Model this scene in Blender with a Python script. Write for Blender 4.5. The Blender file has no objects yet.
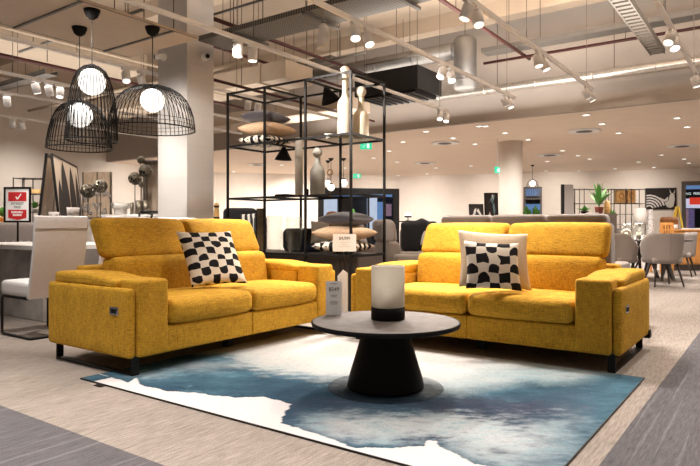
import bpy, math, random
from math import sin, cos, pi, sqrt, radians as R
from mathutils import Vector, Matrix, Euler, noise

scn = bpy.context.scene
COL = scn.collection
rng = random.Random(7)

# ------------------------------------------------------------------ camera
FPX, HY, YAW = 600.0, 226.5, R(35.6)
CA, SA = cos(YAW), sin(YAW)
cam = bpy.data.cameras.new('camera')
cam.sensor_width = 36.0
cam.lens = 36.0 * FPX / 700.0
cam.shift_y = (HY - 233.0) / 700.0
cam.clip_end = 200
cam_o = bpy.data.objects.new('camera', cam)
cam_o.location = (0, 0, 1.0)
cam_o.rotation_euler = (R(90), 0, YAW)
COL.objects.link(cam_o)
scn.camera = cam_o

def room(X, Y, z=0.0):            # metres right of / in front of the standpoint -> room axes
    return Vector((CA * X - SA * Y, SA * X + CA * Y, z))
def at(px, py, Y):                # viewing direction + distance -> room point
    return room((px - 350) / FPX * Y, Y, 1 + (HY - py) / FPX * Y)
def atz(px, py, z):
    return at(px, py, FPX * (z - 1) / (HY - py))
def aty(px, y, z=0.0):            # point on the plane y = const
    k = (px - 350) / FPX
    Y = y / (SA * k + CA)
    return room(k * Y, Y, z)
def atx(px, x, z=0.0):
    k = (px - 350) / FPX
    Y = x / (CA * k - SA)
    return room(k * Y, Y, z)

# ------------------------------------------------------------------ materials
MATS = {}
def mat(name, col, rough=0.6, metal=0.0, emit=None, estr=1.0, spec=0.5, noise_amt=0.0, nscale=30.0, bump=0.0, bscale=None,
        sheen=0.0, coat=0.0, trans=0.0, stretch=(1, 1, 1)):
    if name in MATS: return MATS[name]
    m = bpy.data.materials.new(name); m.use_nodes = True
    nt = m.node_tree; N = nt.nodes; L = nt.links
    b = N['Principled BSDF']
    b.inputs['Base Color'].default_value = (*col, 1)
    b.inputs['Roughness'].default_value = rough
    b.inputs['Metallic'].default_value = metal
    b.inputs['Specular IOR Level'].default_value = spec
    if sheen: b.inputs['Sheen Weight'].default_value = sheen
    if coat: b.inputs['Coat Weight'].default_value = coat
    if trans:
        b.inputs['Transmission Weight'].default_value = trans
    if emit:
        b.inputs['Emission Color'].default_value = (*emit, 1)
        b.inputs['Emission Strength'].default_value = estr
    if noise_amt or bump:
        tc = N.new('ShaderNodeTexCoord'); mp = N.new('ShaderNodeMapping'); mp.inputs['Scale'].default_value = stretch
        L.new(tc.outputs['Object'], mp.inputs['Vector'])
    if noise_amt:
        nz = N.new('ShaderNodeTexNoise'); nz.inputs['Scale'].default_value = nscale; nz.inputs['Detail'].default_value = 4
        L.new(mp.outputs['Vector'], nz.inputs['Vector'])
        mr = N.new('ShaderNodeMapRange'); mr.inputs['From Min'].default_value = .25; mr.inputs['From Max'].default_value = .75
        mr.inputs['To Min'].default_value = 1 - noise_amt; mr.inputs['To Max'].default_value = 1 + noise_amt
        L.new(nz.outputs['Fac'], mr.inputs['Value'])
        mx = N.new('ShaderNodeMix'); mx.data_type = 'RGBA'; mx.blend_type = 'MULTIPLY'; mx.inputs[0].default_value = 1
        mx.inputs[6].default_value = (*col, 1); L.new(mr.outputs['Result'], mx.inputs[7]); L.new(mx.outputs[2], b.inputs['Base Color'])
    if bump:
        nb = N.new('ShaderNodeTexNoise'); nb.inputs['Scale'].default_value = bscale or nscale * 3; nb.inputs['Detail'].default_value = 3
        L.new(mp.outputs['Vector'], nb.inputs['Vector'])
        bp = N.new('ShaderNodeBump'); bp.inputs['Strength'].default_value = bump; bp.inputs['Distance'].default_value = .01
        L.new(nb.outputs['Fac'], bp.inputs['Height']); L.new(bp.outputs['Normal'], b.inputs['Normal'])
    MATS[name] = m
    return m

def glass_mat(name, tint, gloss=0.12, rough=0.03):      # thin clear sheet
    m = bpy.data.materials.new(name); m.use_nodes = True
    nt = m.node_tree; N = nt.nodes; L = nt.links; N.clear()
    o = N.new('ShaderNodeOutputMaterial'); t = N.new('ShaderNodeBsdfTransparent'); g = N.new('ShaderNodeBsdfGlossy'); mx = N.new('ShaderNodeMixShader')
    t.inputs['Color'].default_value = (*tint, 1); g.inputs['Roughness'].default_value = rough
    lw = N.new('ShaderNodeLayerWeight'); lw.inputs['Blend'].default_value = .3
    mr = N.new('ShaderNodeMapRange'); mr.inputs['To Min'].default_value = gloss * .4; mr.inputs['To Max'].default_value = min(1, gloss * 4)
    L.new(lw.outputs['Facing'], mr.inputs['Value']); L.new(mr.outputs['Result'], mx.inputs[0])
    L.new(t.outputs[0], mx.inputs[1]); L.new(g.outputs[0], mx.inputs[2]); L.new(mx.outputs[0], o.inputs['Surface'])
    MATS[name] = m
    return m

class NB:                                             # small node-building helper
    def __init__(s, name, rough=.8):
        s.m = bpy.data.materials.new(name); s.m.use_nodes = True; s.nt = s.m.node_tree
        s.N = s.nt.nodes; s.L = s.nt.links; s.b = s.N['Principled BSDF']; s.b.inputs['Roughness'].default_value = rough
        s.tc = s.N.new('ShaderNodeTexCoord'); s.sp = s.N.new('ShaderNodeSeparateXYZ'); s.L.new(s.tc.outputs['Object'], s.sp.inputs[0])
        s.x, s.y, s.z = s.sp.outputs; s.co = s.tc.outputs['Object']
        MATS[name] = s.m
    def val(s, node, i, v):
        if isinstance(v, (int, float)): node.inputs[i].default_value = v
        else: s.L.new(v, node.inputs[i])
    def op(s, o, a, b=0.0, c=0.0):
        n = s.N.new('ShaderNodeMath'); n.operation = o; s.val(n, 0, a); s.val(n, 1, b); s.val(n, 2, c); return n.outputs[0]
    def vec(s, x, y, z):
        n = s.N.new('ShaderNodeCombineXYZ'); s.val(n, 0, x); s.val(n, 1, y); s.val(n, 2, z); return n.outputs[0]
    def noise(s, v, scale, detail=3, rough=.5):
        n = s.N.new('ShaderNodeTexNoise'); s.L.new(v, n.inputs['Vector']); n.inputs['Scale'].default_value = scale
        n.inputs['Detail'].default_value = detail; n.inputs['Roughness'].default_value = rough; return n.outputs['Fac']
    def white(s, v):
        n = s.N.new('ShaderNodeTexWhiteNoise'); n.noise_dimensions = '3D'; s.L.new(v, n.inputs['Vector']); return n.outputs['Value']
    def rng(s, v, a, b, c, d):
        n = s.N.new('ShaderNodeMapRange'); s.val(n, 0, v)
        for i, k in enumerate((a, b, c, d)): n.inputs[i + 1].default_value = k
        return n.outputs[0]
    def mix(s, f, a, b, mode='MIX'):
        n = s.N.new('ShaderNodeMix'); n.data_type = 'RGBA'; n.blend_type = mode; s.val(n, 0, f)
        for i, k in ((6, a), (7, b)):
            if isinstance(k, tuple): n.inputs[i].default_value = (*k, 1)
            else: s.L.new(k, n.inputs[i])
        return n.outputs[2]
    def base(s, c): s.L.new(c, s.b.inputs['Base Color'])
    def bump(s, h, st, d=.01):
        n = s.N.new('ShaderNodeBump'); n.inputs['Strength'].default_value = st; n.inputs['Distance'].default_value = d
        s.L.new(h, n.inputs['Height']); s.L.new(n.outputs[0], s.b.inputs['Normal'])

def sofa_fabric():
    n = NB('yellow_chenille', .85)
    a = n.noise(n.vec(n.op('MULTIPLY', n.x, 22), n.op('MULTIPLY', n.y, 22), n.op('MULTIPLY', n.z, 170)), 1.0, 3, .6)
    b = n.noise(n.vec(n.op('MULTIPLY', n.x, 150), n.op('MULTIPLY', n.y, 150), n.op('MULTIPLY', n.z, 18)), 1.0, 3, .6)
    c = n.noise(n.co, 7, 3)
    f = n.op('ADD', n.op('MULTIPLY', a, .5), n.op('MULTIPLY', b, .5))
    col = n.mix(n.rng(f, .36, .64, 0, 1), (.27, .122, .010), (.72, .40, .034))
    col = n.mix(n.rng(c, .3, .7, 0, .35), col, (.74, .43, .042))
    n.base(col); n.bump(f, .7, .006); n.b.inputs['Sheen Weight'].default_value = .12
    n.b.inputs['Sheen Tint'].default_value = (1, .75, .2, 1); n.b.inputs['Specular IOR Level'].default_value = .2
    return n.m

def carpet():
    n = NB('ribbed_carpet', .95)
    light, dark = (.275, .240, .215), (.108, .103, .112)
    fine = n.noise(n.vec(n.op('MULTIPLY', n.x, 90), n.op('MULTIPLY', n.y, 9), 0.0), 1, 2, .6)
    grit = n.noise(n.co, 160, 2)
    plank = n.white(n.vec(n.op('FLOOR', n.op('MULTIPLY', n.x, 8)), n.op('FLOOR', n.op('ADD', n.op('MULTIPLY', n.y, 1.0), n.op('MULTIPLY', n.op('FLOOR', n.op('MULTIPLY', n.x, 8)), .37))), 0.0))
    strand = n.white(n.vec(n.op('FLOOR', n.op('MULTIPLY', n.x, 70)), n.op('FLOOR', n.op('ADD', n.op('MULTIPLY', n.y, 1.3), n.op('MULTIPLY', n.x, 37.7))), 2.0))
    isdark = n.op('MAXIMUM', n.op('MULTIPLY', n.op('LESS_THAN', n.y, 1.59), n.op('GREATER_THAN', n.x, -30)), n.op('MULTIPLY', n.op('GREATER_THAN', n.x, -.615), n.op('LESS_THAN', n.x, .95)))
    isdark = n.op('MINIMUM', isdark, 1.0)
    col = n.mix(isdark, light, dark)
    k = n.op('ADD', n.op('ADD', n.rng(fine, .25, .75, .70, 1.28), n.rng(grit, .25, .75, -.24, .24)), n.op('ADD', n.op('MULTIPLY', plank, .10), n.op('MULTIPLY', strand, .10)))
    streak = n.op('MULTIPLY', n.op('GREATER_THAN', strand, .93), isdark)
    k = n.op('ADD', n.op('SUBTRACT', k, .1), n.op('MULTIPLY', streak, .30))
    kk = n.vec(k, k, k)
    n.base(n.mix(1.0, col, kk, 'MULTIPLY')); n.bump(n.op('ADD', fine, grit), .5, .004); n.b.inputs['Specular IOR Level'].default_value = .1
    return n.m

def check_arch(name, w, cols, rows, cream=(.78, .70, .60), black=(.012, .011, .013), rot=0.0):
    n = NB(name, .9)
    wb = n.op('MULTIPLY', n.op('SUBTRACT', n.noise(n.co, 9, 1), .5), .7); wc = n.op('MULTIPLY', n.op('SUBTRACT', n.noise(n.vec(n.op('ADD', n.x, 5.0), n.y, n.z), 9, 1), .5), .7)
    u = n.op('ADD', n.op('ADD', n.op('MULTIPLY', n.x, cols / w), wb), 20.0 + .5 * (cols % 2)); v = n.op('ADD', n.op('ADD', n.op('MULTIPLY', n.y, rows / w), wc), 20.0 + .5 * (rows % 2))
    iu, iv = n.op('FLOOR', u), n.op('FLOOR', v)
    fu, fv = n.op('SUBTRACT', n.op('FRACT', u), .5), n.op('FRACT', v)
    chk = n.op('MODULO', n.op('ADD', iu, iv), 2.0)
    def disc(cy):
        dy = n.op('SUBTRACT', fv, cy)
        return n.op('LESS_THAN', n.op('ADD', n.op('MULTIPLY', fu, fu), n.op('MULTIPLY', dy, dy)), .25)
    down = n.op('MAXIMUM', n.op('GREATER_THAN', fv, .5), disc(.5))       # rounded at the bottom
    up = n.op('MAXIMUM', n.op('LESS_THAN', fv, .5), disc(.5))
    r = n.white(n.vec(iu, iv, 3.0))
    shape = n.op('MAXIMUM', n.op('MULTIPLY', down, n.op('LESS_THAN', r, .45)), n.op('MAXIMUM', n.op('MULTIPLY', up, n.op('GREATER_THAN', r, .72)), n.op('MULTIPLY', n.op('GREATER_THAN', r, .45), n.op('LESS_THAN', r, .72))))
    col = n.mix(n.op('MULTIPLY', chk, shape), cream, black)
    n.base(col); n.bump(n.noise(n.co, 300, 2), .3, .003); n.b.inputs['Specular IOR Level'].default_value = .15
    return n.m

def zebra(name, scale=9.0, dist=3.0, axis='X'):
    n = NB(name, .7)
    w = n.N.new('ShaderNodeTexWave'); w.inputs['Scale'].default_value = scale; w.inputs['Distortion'].default_value = dist; w.inputs['Detail'].default_value = 1
    w.bands_direction = axis
    n.L.new(n.co, w.inputs['Vector'])
    n.base(n.mix(n.op('GREATER_THAN', w.outputs['Fac'], .55), (.01, .01, .012), (.75, .72, .68)))
    return n.m

def tiles_mat():
    n = NB('column_panels', .45)
    br = n.N.new('ShaderNodeTexBrick'); br.inputs['Scale'].default_value = 1; br.inputs['Brick Width'].default_value = .42; br.inputs['Row Height'].default_value = .2
    br.inputs['Mortar Size'].default_value = .003; br.inputs['Color1'].default_value = (.60, .57, .55, 1); br.inputs['Color2'].default_value = (.54, .515, .50, 1); br.inputs['Mortar'].default_value = (.50, .48, .465, 1)
    n.L.new(n.vec(n.op('ADD', n.x, n.y), n.z, 0.0), br.inputs['Vector'])
    n.base(n.mix(n.rng(n.noise(n.co, 5, 4), .3, .7, 0, .4), br.outputs['Color'], (.50, .485, .475)))
    return n.m

def mesh_tray():
    n = NB('perforated_steel', .55)
    fx = n.op('SUBTRACT', n.op('FRACT', n.op('MULTIPLY', n.x, 28)), .5); fy = n.op('SUBTRACT', n.op('FRACT', n.op('MULTIPLY', n.y, 28)), .5)
    d = n.op('LESS_THAN', n.op('ADD', n.op('MULTIPLY', fx, fx), n.op('MULTIPLY', fy, fy)), .09)
    n.base(n.mix(d, (.20, .19, .17), (.04, .035, .03))); n.b.inputs['Metallic'].default_value = .3
    return n.m

def wood_mat(name, c1, c2, s=3.0):
    n = NB(name, .5)
    w = n.noise(n.vec(n.op('MULTIPLY', n.x, 6 * s), n.op('MULTIPLY', n.y, 6 * s), n.op('MULTIPLY', n.z, s)), 1.2, 5)
    n.base(n.mix(n.rng(w, .3, .7, 0, 1), c1, c2))
    return n.m

M = dict(
    yellow=sofa_fabric(), carpet=carpet(),
    black=mat('black_metal', (.010, .009, .009), .5, .2, spec=.3, noise_amt=.1, nscale=40),
    blackmatt=mat('black_matt', (.010, .009, .009), .55, 0, spec=.08, noise_amt=.15, nscale=25),
    blackfab=mat('black_fabric', (.013, .013, .016), .9, noise_amt=.3, nscale=60, bump=.2),
    navy=mat('navy_fabric', (.012, .018, .04), .9, noise_amt=.2, nscale=60),
    plum=mat('dark_plum_velvet', (.040, .034, .045), .75, sheen=.5, noise_amt=.2, nscale=20, bump=.15),
    beigefur=mat('beige_fur', (.62, .43, .28), .95, noise_amt=.25, nscale=60, bump=.8, bscale=120),
    creamfab=mat('cream_boucle', (.62, .475, .33), .95, noise_amt=.12, nscale=120, bump=.5, bscale=260),
    whitefab=mat('white_fabric', (.75, .72, .69), .9, noise_amt=.05, nscale=60),
    steel=mat('galvanised_steel', (.26, .25, .24), .42, .7, noise_amt=.12, nscale=6),
    silver=mat('silver_foil', (.78, .73, .67), .3, .8, noise_amt=.15, nscale=14, bump=.3, bscale=20),
    greymetal=mat('grey_metal', (.17, .155, .14), .5, .4, noise_amt=.1, nscale=10),
    darkrail=mat('dark_rail', (.10, .085, .07), .5, .3, noise_amt=.1, nscale=10),
    redpipe=mat('red_pipe', (.055, .009, .006), .5, .1, noise_amt=.15, nscale=10),
    whitemetal=mat('white_metal', (.86, .85, .85), .4, .0, noise_amt=.04, nscale=10),
    slab=mat('concrete_soffit', (.56, .45, .345), .9, noise_amt=.12, nscale=1.5, bump=.1),
    raft=mat('raft_panel', (.55, .45, .35), .85, noise_amt=.06, nscale=3),
    duct=mat('beige_duct', (.46, .37, .28), .7, .1, noise_amt=.08, nscale=3),
    lowceil=mat('painted_plasterboard', (.86, .73, .61), .9, noise_amt=.03, nscale=3),
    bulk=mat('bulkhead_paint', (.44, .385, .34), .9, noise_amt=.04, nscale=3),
    wall=mat('warm_white_paint', (.80, .735, .67), .85, noise_amt=.025, nscale=4),
    wallup=mat('upper_wall_paint', (.45, .36, .27), .9, noise_amt=.08, nscale=3),
    column=tiles_mat(), colwhite=mat('column_paint', (.78, .72, .67), .7, noise_amt=.02, nscale=5),
    tray=mesh_tray(),
    leather=mat('white_leather', (.70, .68, .69), .38, noise_amt=.04, nscale=30, bump=.06, bscale=150, coat=.1),
    concrete=mat('grey_concrete', (.38, .355, .335), .8, noise_amt=.35, nscale=5, bump=.1),
    whitetop=mat('white_laminate', (.76, .74, .71), .35, noise_amt=.03, nscale=20),
    greyvelvet=mat('grey_velvet', (.21, .19, .185), .8, sheen=.3, noise_amt=.15, nscale=25, bump=.1),
    taupe=mat('taupe_fabric', (.20, .165, .148), .85, noise_amt=.1, nscale=60, bump=.15, sheen=.2),
    chairgrey=mat('dove_grey_fabric', (.36, .32, .30), .85, noise_amt=.08, nscale=80, bump=.1),
    tabletop=mat('grey_ceramic', (.135, .118, .112), .6, spec=.25, noise_amt=.28, nscale=14, bump=.04),
    lampwhite=mat('frosted_white_glass', (.90, .86, .79), .45, noise_amt=.03, nscale=40, trans=.0),
    cream=mat('cream_ceramic', (.80, .72, .58), .4, noise_amt=.04, nscale=12),
    sage=mat('smoky_grey_glass', (.50, .49, .45), .25, noise_amt=.08, nscale=15),
    palegrey=mat('pale_grey_ceramic', (.60, .58, .54), .4, noise_amt=.05, nscale=15),
    paper=mat('white_card', (.92, .92, .93), .7, noise_amt=.01, nscale=20),
    ink=mat('grey_ink', (.05, .05, .06), .8, noise_amt=.05, nscale=20),
    palenk=mat('pale_ink', (.45, .44, .46), .8, noise_amt=.05, nscale=20),
    red=mat('red_print', (.60, .02, .025), .6, noise_amt=.03, nscale=20),
    green=mat('green_sign', (.02, .42, .22), .5, emit=(.03, .75, .42), estr=.8),
    signwhite=mat('sign_white', (.8, .8, .8), .5, emit=(.9, 1, .95), estr=.9),
    globe=mat('opal_glass_lit', (.9, .9, .9), .4, emit=(1.0, .95, .88), estr=1.7),
    lens=mat('spot_lens_lit', (.9, .9, .9), .4, emit=(1.0, .92, .82), estr=3.0),
    lensdim=mat('spot_lens_side', (.85, .83, .8), .4, emit=(1.0, .9, .78), estr=1.6),
    frosted=mat('frosted_glass_unlit', (.60, .585, .575), .35, noise_amt=.08, nscale=12),
    wood=wood_mat('honey_oak', (.46, .19, .045), (.66, .31, .09)),
    palewood=wood_mat('washed_wood', (.42, .31, .22), (.60, .48, .36), 5),
    brown=mat('tan_leather', (.28, .105, .025), .5, noise_amt=.2, nscale=20),
    darkwood=mat('dark_stained_wood', (.035, .025, .02), .45, noise_amt=.3, nscale=20),
    artcream=mat('art_cream', (.62, .51, .40), .8, noise_amt=.08, nscale=9, stretch=(1, 1, .2)),
    artdark=mat('art_dark_brown', (.016, .010, .009), .8, noise_amt=.2, nscale=20),
    leaf=mat('leaf_green', (.085, .25, .045), .5, noise_amt=.35, nscale=20),
    terracotta=mat('terracotta', (.22, .05, .03), .7, noise_amt=.15, nscale=20),
    brass=mat('brass', (.55, .33, .10), .3, .9, noise_amt=.05, nscale=20),
    chrome=mat('chrome', (.6, .6, .6), .15, .95, noise_amt=.03, nscale=20),
    oldsilver=mat('antique_silver', (.16, .14, .11), .35, .8, noise_amt=.3, nscale=30),
    basket=mat('woven_gold', (.80, .50, .20), .7, noise_amt=.4, nscale=45, bump=.4),
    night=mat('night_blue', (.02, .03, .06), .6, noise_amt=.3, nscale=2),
    nightglow=mat('mall_blue_light', (.1, .2, .4), .6, emit=(.25, .45, .85), estr=.5, noise_amt=.2, nscale=3),
    mallwhite=mat('mall_white_light', (.5, .5, .5), .6, emit=(.75, .82, 1), estr=.75, noise_amt=.2, nscale=3),
    mallred=mat('mall_red_sign', (.6, .03, .02), .6, emit=(.9, .06, .03), estr=.8, noise_amt=.1, nscale=3),
    malldark=mat('mall_dark', (.03, .03, .035), .6, noise_amt=.2, nscale=3),
    mallfloor=mat('mall_floor', (.25, .25, .26), .3, noise_amt=.1, nscale=3),
    brick=mat('mall_brick', (.10, .055, .04), .8, noise_amt=.4, nscale=30),
    purple=mat('mall_stock_purple', (.16, .12, .24), .8, emit=(.2, .15, .32), estr=.5, noise_amt=.5, nscale=12),  # own glow stands in for the shop's lighting on the stock
    pink=mat('mall_stock_pink', (.42, .22, .27), .8, emit=(.42, .24, .32), estr=.5, noise_amt=.5, nscale=12),  # emission added so the goods read as lit by their shop
    yellowpaint=mat('yellow_paint', (.62, .42, .05), .5, noise_amt=.1, nscale=20),
    teal=mat('art_teal', (.12, .22, .24), .6, noise_amt=.5, nscale=12),
    artwhite=mat('art_white', (.62, .60, .58), .6, noise_amt=.3, nscale=16),
    rose=mat('art_rose', (.45, .20, .14), .6, noise_amt=.3, nscale=16),
    glass=glass_mat('clear_glass', (.975, .985, .98), .07), disc_tint=glass_mat('tinted_sheet', (.78, .79, .80), .012, .4), pane=glass_mat('window_glass', (.92, .95, .97), .05),
    shelfglass=glass_mat('shelf_glass', (.84, .85, .83), .04),
)

def translucent(name, col, f=.5):
    m = bpy.data.materials.new(name); m.use_nodes = True; nt = m.node_tree; N = nt.nodes; L = nt.links; N.clear()
    o = N.new('ShaderNodeOutputMaterial'); d = N.new('ShaderNodeBsdfDiffuse'); t = N.new('ShaderNodeBsdfTranslucent'); mx = N.new('ShaderNodeMixShader'); tc = N.new('ShaderNodeTexCoord'); nz = N.new('ShaderNodeTexNoise'); cr = N.new('ShaderNodeMapRange'); g = N.new('ShaderNodeMix')
    L.new(tc.outputs['Object'], nz.inputs['Vector']); nz.inputs['Scale'].default_value = 60; L.new(nz.outputs['Fac'], cr.inputs['Value']); cr.inputs['To Min'].default_value = .94; cr.inputs['To Max'].default_value = 1
    g.data_type = 'RGBA'; g.blend_type = 'MULTIPLY'; g.inputs[0].default_value = 1; g.inputs[6].default_value = (*col, 1); L.new(cr.outputs[0], g.inputs[7])
    L.new(g.outputs[2], d.inputs[0]); L.new(g.outputs[2], t.inputs[0]); mx.inputs[0].default_value = f
    L.new(d.outputs[0], mx.inputs[1]); L.new(t.outputs[0], mx.inputs[2]); L.new(mx.outputs[0], o.inputs[0]); MATS[name] = m; return m
M['lampwhite'] = translucent('frosted_shade', (.92, .89, .83), .5)
M['frosted'] = translucent('frosted_pendant', (.92, .91, .92), .25)

# ------------------------------------------------------------------ mesh helper
class MB:
    def __init__(s): s.v = []; s.f = []; s.mi = []; s.M = Matrix.Identity(4); s.cur = 0; s.sm = []; s.smooth = False
    def _add(s, vs, fs):
        o = len(s.v); s.v += [tuple(s.M @ Vector(p)) for p in vs]
        for f in fs: s.f.append([o + i for i in f]); s.mi.append(s.cur); s.sm.append(s.smooth)
        return s
    def box(s, x0, x1, y0, y1, z0, z1):
        vs = [(x, y, z) for z in (z0, z1) for y in (y0, y1) for x in (x0, x1)]
        s.smooth = False
        return s._add(vs, [(0, 2, 3, 1), (4, 5, 7, 6), (0, 1, 5, 4), (2, 6, 7, 3), (0, 4, 6, 2), (1, 3, 7, 5)])
    def cbox(s, c, w, d, h): return s.box(c[0] - w / 2, c[0] + w / 2, c[1] - d / 2, c[1] + d / 2, c[2] - h / 2, c[2] + h / 2)
    def soft(s, x0, x1, y0, y1, z0, z1, r=.03, bulge=(0, 0, 0), n=7, shear=None):
        hx, hy, hz = (x1 - x0) / 2, (y1 - y0) / 2, (z1 - z0) / 2; cx, cy, cz = (x0 + x1) / 2, (y0 + y1) / 2, (z0 + z1) / 2
        r = min(r, hx * .98, hy * .98, hz * .98)
        def ax(h):
            e = [-h, -h + .25 * r, -h + .6 * r, -h + r]; m = [-h + r + (2 * h - 2 * r) * i / n for i in range(1, n)]
            return e + m + [-k for k in reversed(e)]
        A = [ax(hx), ax(hy), ax(hz)]; H = (hx, hy, hz)
        key = {}; vs = []; fs = []
        def vid(p):
            k = (round(p[0], 6), round(p[1], 6), round(p[2], 6))
            if k in key: return key[k]
            q = [max(-H[i] + r, min(H[i] - r, p[i])) for i in range(3)]
            d = Vector([p[i] - q[i] for i in range(3)]); d = d.normalized() * r if d.length > 1e-9 else d
            w = [q[i] + d[i] for i in range(3)]; b = list(w)
            for i in range(3):
                if bulge[i]:
                    j, l = [t for t in range(3) if t != i]
                    b[i] += bulge[i] * (w[i] / H[i]) * max(0, 1 - (w[j] / H[j]) ** 2) ** .6 * max(0, 1 - (w[l] / H[l]) ** 2) ** .6
            if shear: b = list(shear(Vector(b), H))
            key[k] = len(vs); vs.append((cx + b[0], cy + b[1], cz + b[2])); return key[k]
        for i in range(3):
            j, l = (i + 1) % 3, (i + 2) % 3
            for sg in (-1, 1):
                for a in range(len(A[j]) - 1):
                    for c in range(len(A[l]) - 1):
                        quad = []
                        for (da, dc) in ((0, 0), (1, 0), (1, 1), (0, 1)):
                            p = [0, 0, 0]; p[i] = sg * H[i]; p[j] = A[j][a + da]; p[l] = A[l][c + dc]; quad.append(vid(p))
                        fs.append(quad if sg > 0 else quad[::-1])
        s.smooth = True; s._add(vs, fs); s.smooth = False; return s
    def tube(s, pts, r, n=8, closed=False, cap=True):
        pts = [Vector(p) for p in pts]; rings = []; vs = []; fs = []; k = len(pts)
        up = None
        for i in range(k):
            a = pts[(i - 1) % k] if (closed or i > 0) else pts[i]; b = pts[(i + 1) % k] if (closed or i < k - 1) else pts[i]
            t = (b - a).normalized()
            if up is None: up = Vector((0, 0, 1)) if abs(t.z) < .9 else Vector((1, 0, 0))
            u = t.cross(up)
            if u.length < 1e-6: u = t.cross(Vector((.3, .9, .1)))
            u.normalize(); w = u.cross(t).normalized(); up = w
            rr = r[i] if isinstance(r, (list, tuple)) else r
            rings.append(len(vs))
            for j in range(n):
                an = 2 * pi * (j + .5) / n; vs.append(pts[i] + u * cos(an) * rr + w * sin(an) * rr)
        for i in range(k if closed else k - 1):
            a, b = rings[i], rings[(i + 1) % k]
            for j in range(n): fs.append((a + j, a + (j + 1) % n, b + (j + 1) % n, b + j))
        if cap and not closed: fs.append(tuple(range(rings[0] + n - 1, rings[0] - 1, -1))); fs.append(tuple(range(rings[-1], rings[-1] + n)))
        s.smooth = n > 5; s._add(vs, fs); s.smooth = False; return s
    def bar(s, p, q, w, h=None):
        p, q = Vector(p), Vector(q); h = h or w; t = (q - p).normalized(); up = Vector((0, 0, 1)) if abs(t.z) < .95 else Vector((0, 1, 0))
        u = t.cross(up).normalized() * w / 2; v = u.cross(t).normalized() * h / 2
        vs = [e + a * u + b * v for e in (p, q) for a, b in ((-1, -1), (1, -1), (1, 1), (-1, 1))]
        return s._add(vs, [(0, 1, 2, 3), (7, 6, 5, 4), (0, 4, 5, 1), (1, 5, 6, 2), (2, 6, 7, 3), (3, 7, 4, 0)])
    def lathe(s, prof, c=(0, 0, 0), n=32, flat=False):
        vs = []; fs = []; k = len(prof)
        for (r, z) in prof:
            for j in range(n):
                a = 2 * pi * j / n; vs.append((c[0] + r * cos(a), c[1] + r * sin(a), c[2] + z))
        for i in range(k - 1):
            for j in range(n): fs.append((i * n + j, i * n + (j + 1) % n, (i + 1) * n + (j + 1) % n, (i + 1) * n + j))
        if prof[0][0] > 1e-6: fs.append(tuple(range(n - 1, -1, -1)))
        if prof[-1][0] > 1e-6: fs.append(tuple(range((k - 1) * n, k * n)))
        s.smooth = not flat; s._add(vs, fs); s.smooth = False; return s
    def cyl(s, c, r, h, n=24): return s.lathe([(r, 0), (r, h)], c, n)
    def ball(s, c, r, n=20, sz=1.0):
        k = n // 2; return s.lathe([(r * sin(pi * i / k) if 0 < i < k else 1e-7, -r * sz * cos(pi * i / k)) for i in range(k + 1)], c, n)
    def pillow(s, w, h, t, n=18, pinch=.07):
        vs = []; fs = []
        for sg in (1, -1):
            o = len(vs)
            for i in range(n + 1):
                for j in range(n + 1):
                    u = -cos(pi * i / n); v = -cos(pi * j / n); u = .5 * u + .5 * (2 * i / n - 1); v = .5 * v + .5 * (2 * j / n - 1)
                    x = u * w / 2 * (1 - pinch * (1 - v * v)); y = v * h / 2 * (1 - pinch * (1 - u * u))
                    z = sg * t / 2 * (max(0, 1 - u * u) ** .5 * max(0, 1 - v * v) ** .5) ** .8
                    vs.append((x, y, z))
            for i in range(n):
                for j in range(n):
                    a = o + i * (n + 1) + j; q = (a, a + n + 1, a + n + 2, a + 1)
                    fs.append(q if sg > 0 else q[::-1])
        s.smooth = True; s._add(vs, fs); s.smooth = False; return s
    def poly(s, pts, thick=None):
        fs = [tuple(range(len(pts)))]; return s._add(pts, fs)
    def prism(s, pts, d):           # extrude a polygon by the vector d
        d = Vector(d); k = len(pts); vs = [Vector(p) for p in pts] + [Vector(p) + d for p in pts]
        fs = [tuple(range(k - 1, -1, -1)), tuple(range(k, 2 * k))] + [(i, (i + 1) % k, k + (i + 1) % k, k + i) for i in range(k)]
        return s._add(vs, fs)
    def build(s, name, mats, parent=None, bevel=0.0, subsurf=0):
        me = bpy.data.meshes.new(name); me.from_pydata(s.v, [], s.f); 
        if not isinstance(mats, (list, tuple)): mats = [mats]
        for m in mats: me.materials.append(m)
        me.polygons.foreach_set('material_index', s.mi); me.polygons.foreach_set('use_smooth', s.sm); me.update()
        import bmesh
        bm = bmesh.new(); bm.from_mesh(me); bmesh.ops.remove_doubles(bm, verts=bm.verts, dist=1e-6); bmesh.ops.recalc_face_normals(bm, faces=bm.faces); bm.to_mesh(me); bm.free()
        o = bpy.data.objects.new(name, me); COL.objects.link(o)
        if parent: o.parent = parent
        if bevel:
            b = o.modifiers.new('bevel', 'BEVEL'); b.width = bevel; b.segments = 2; b.limit_method = 'ANGLE'
        return o

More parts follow.
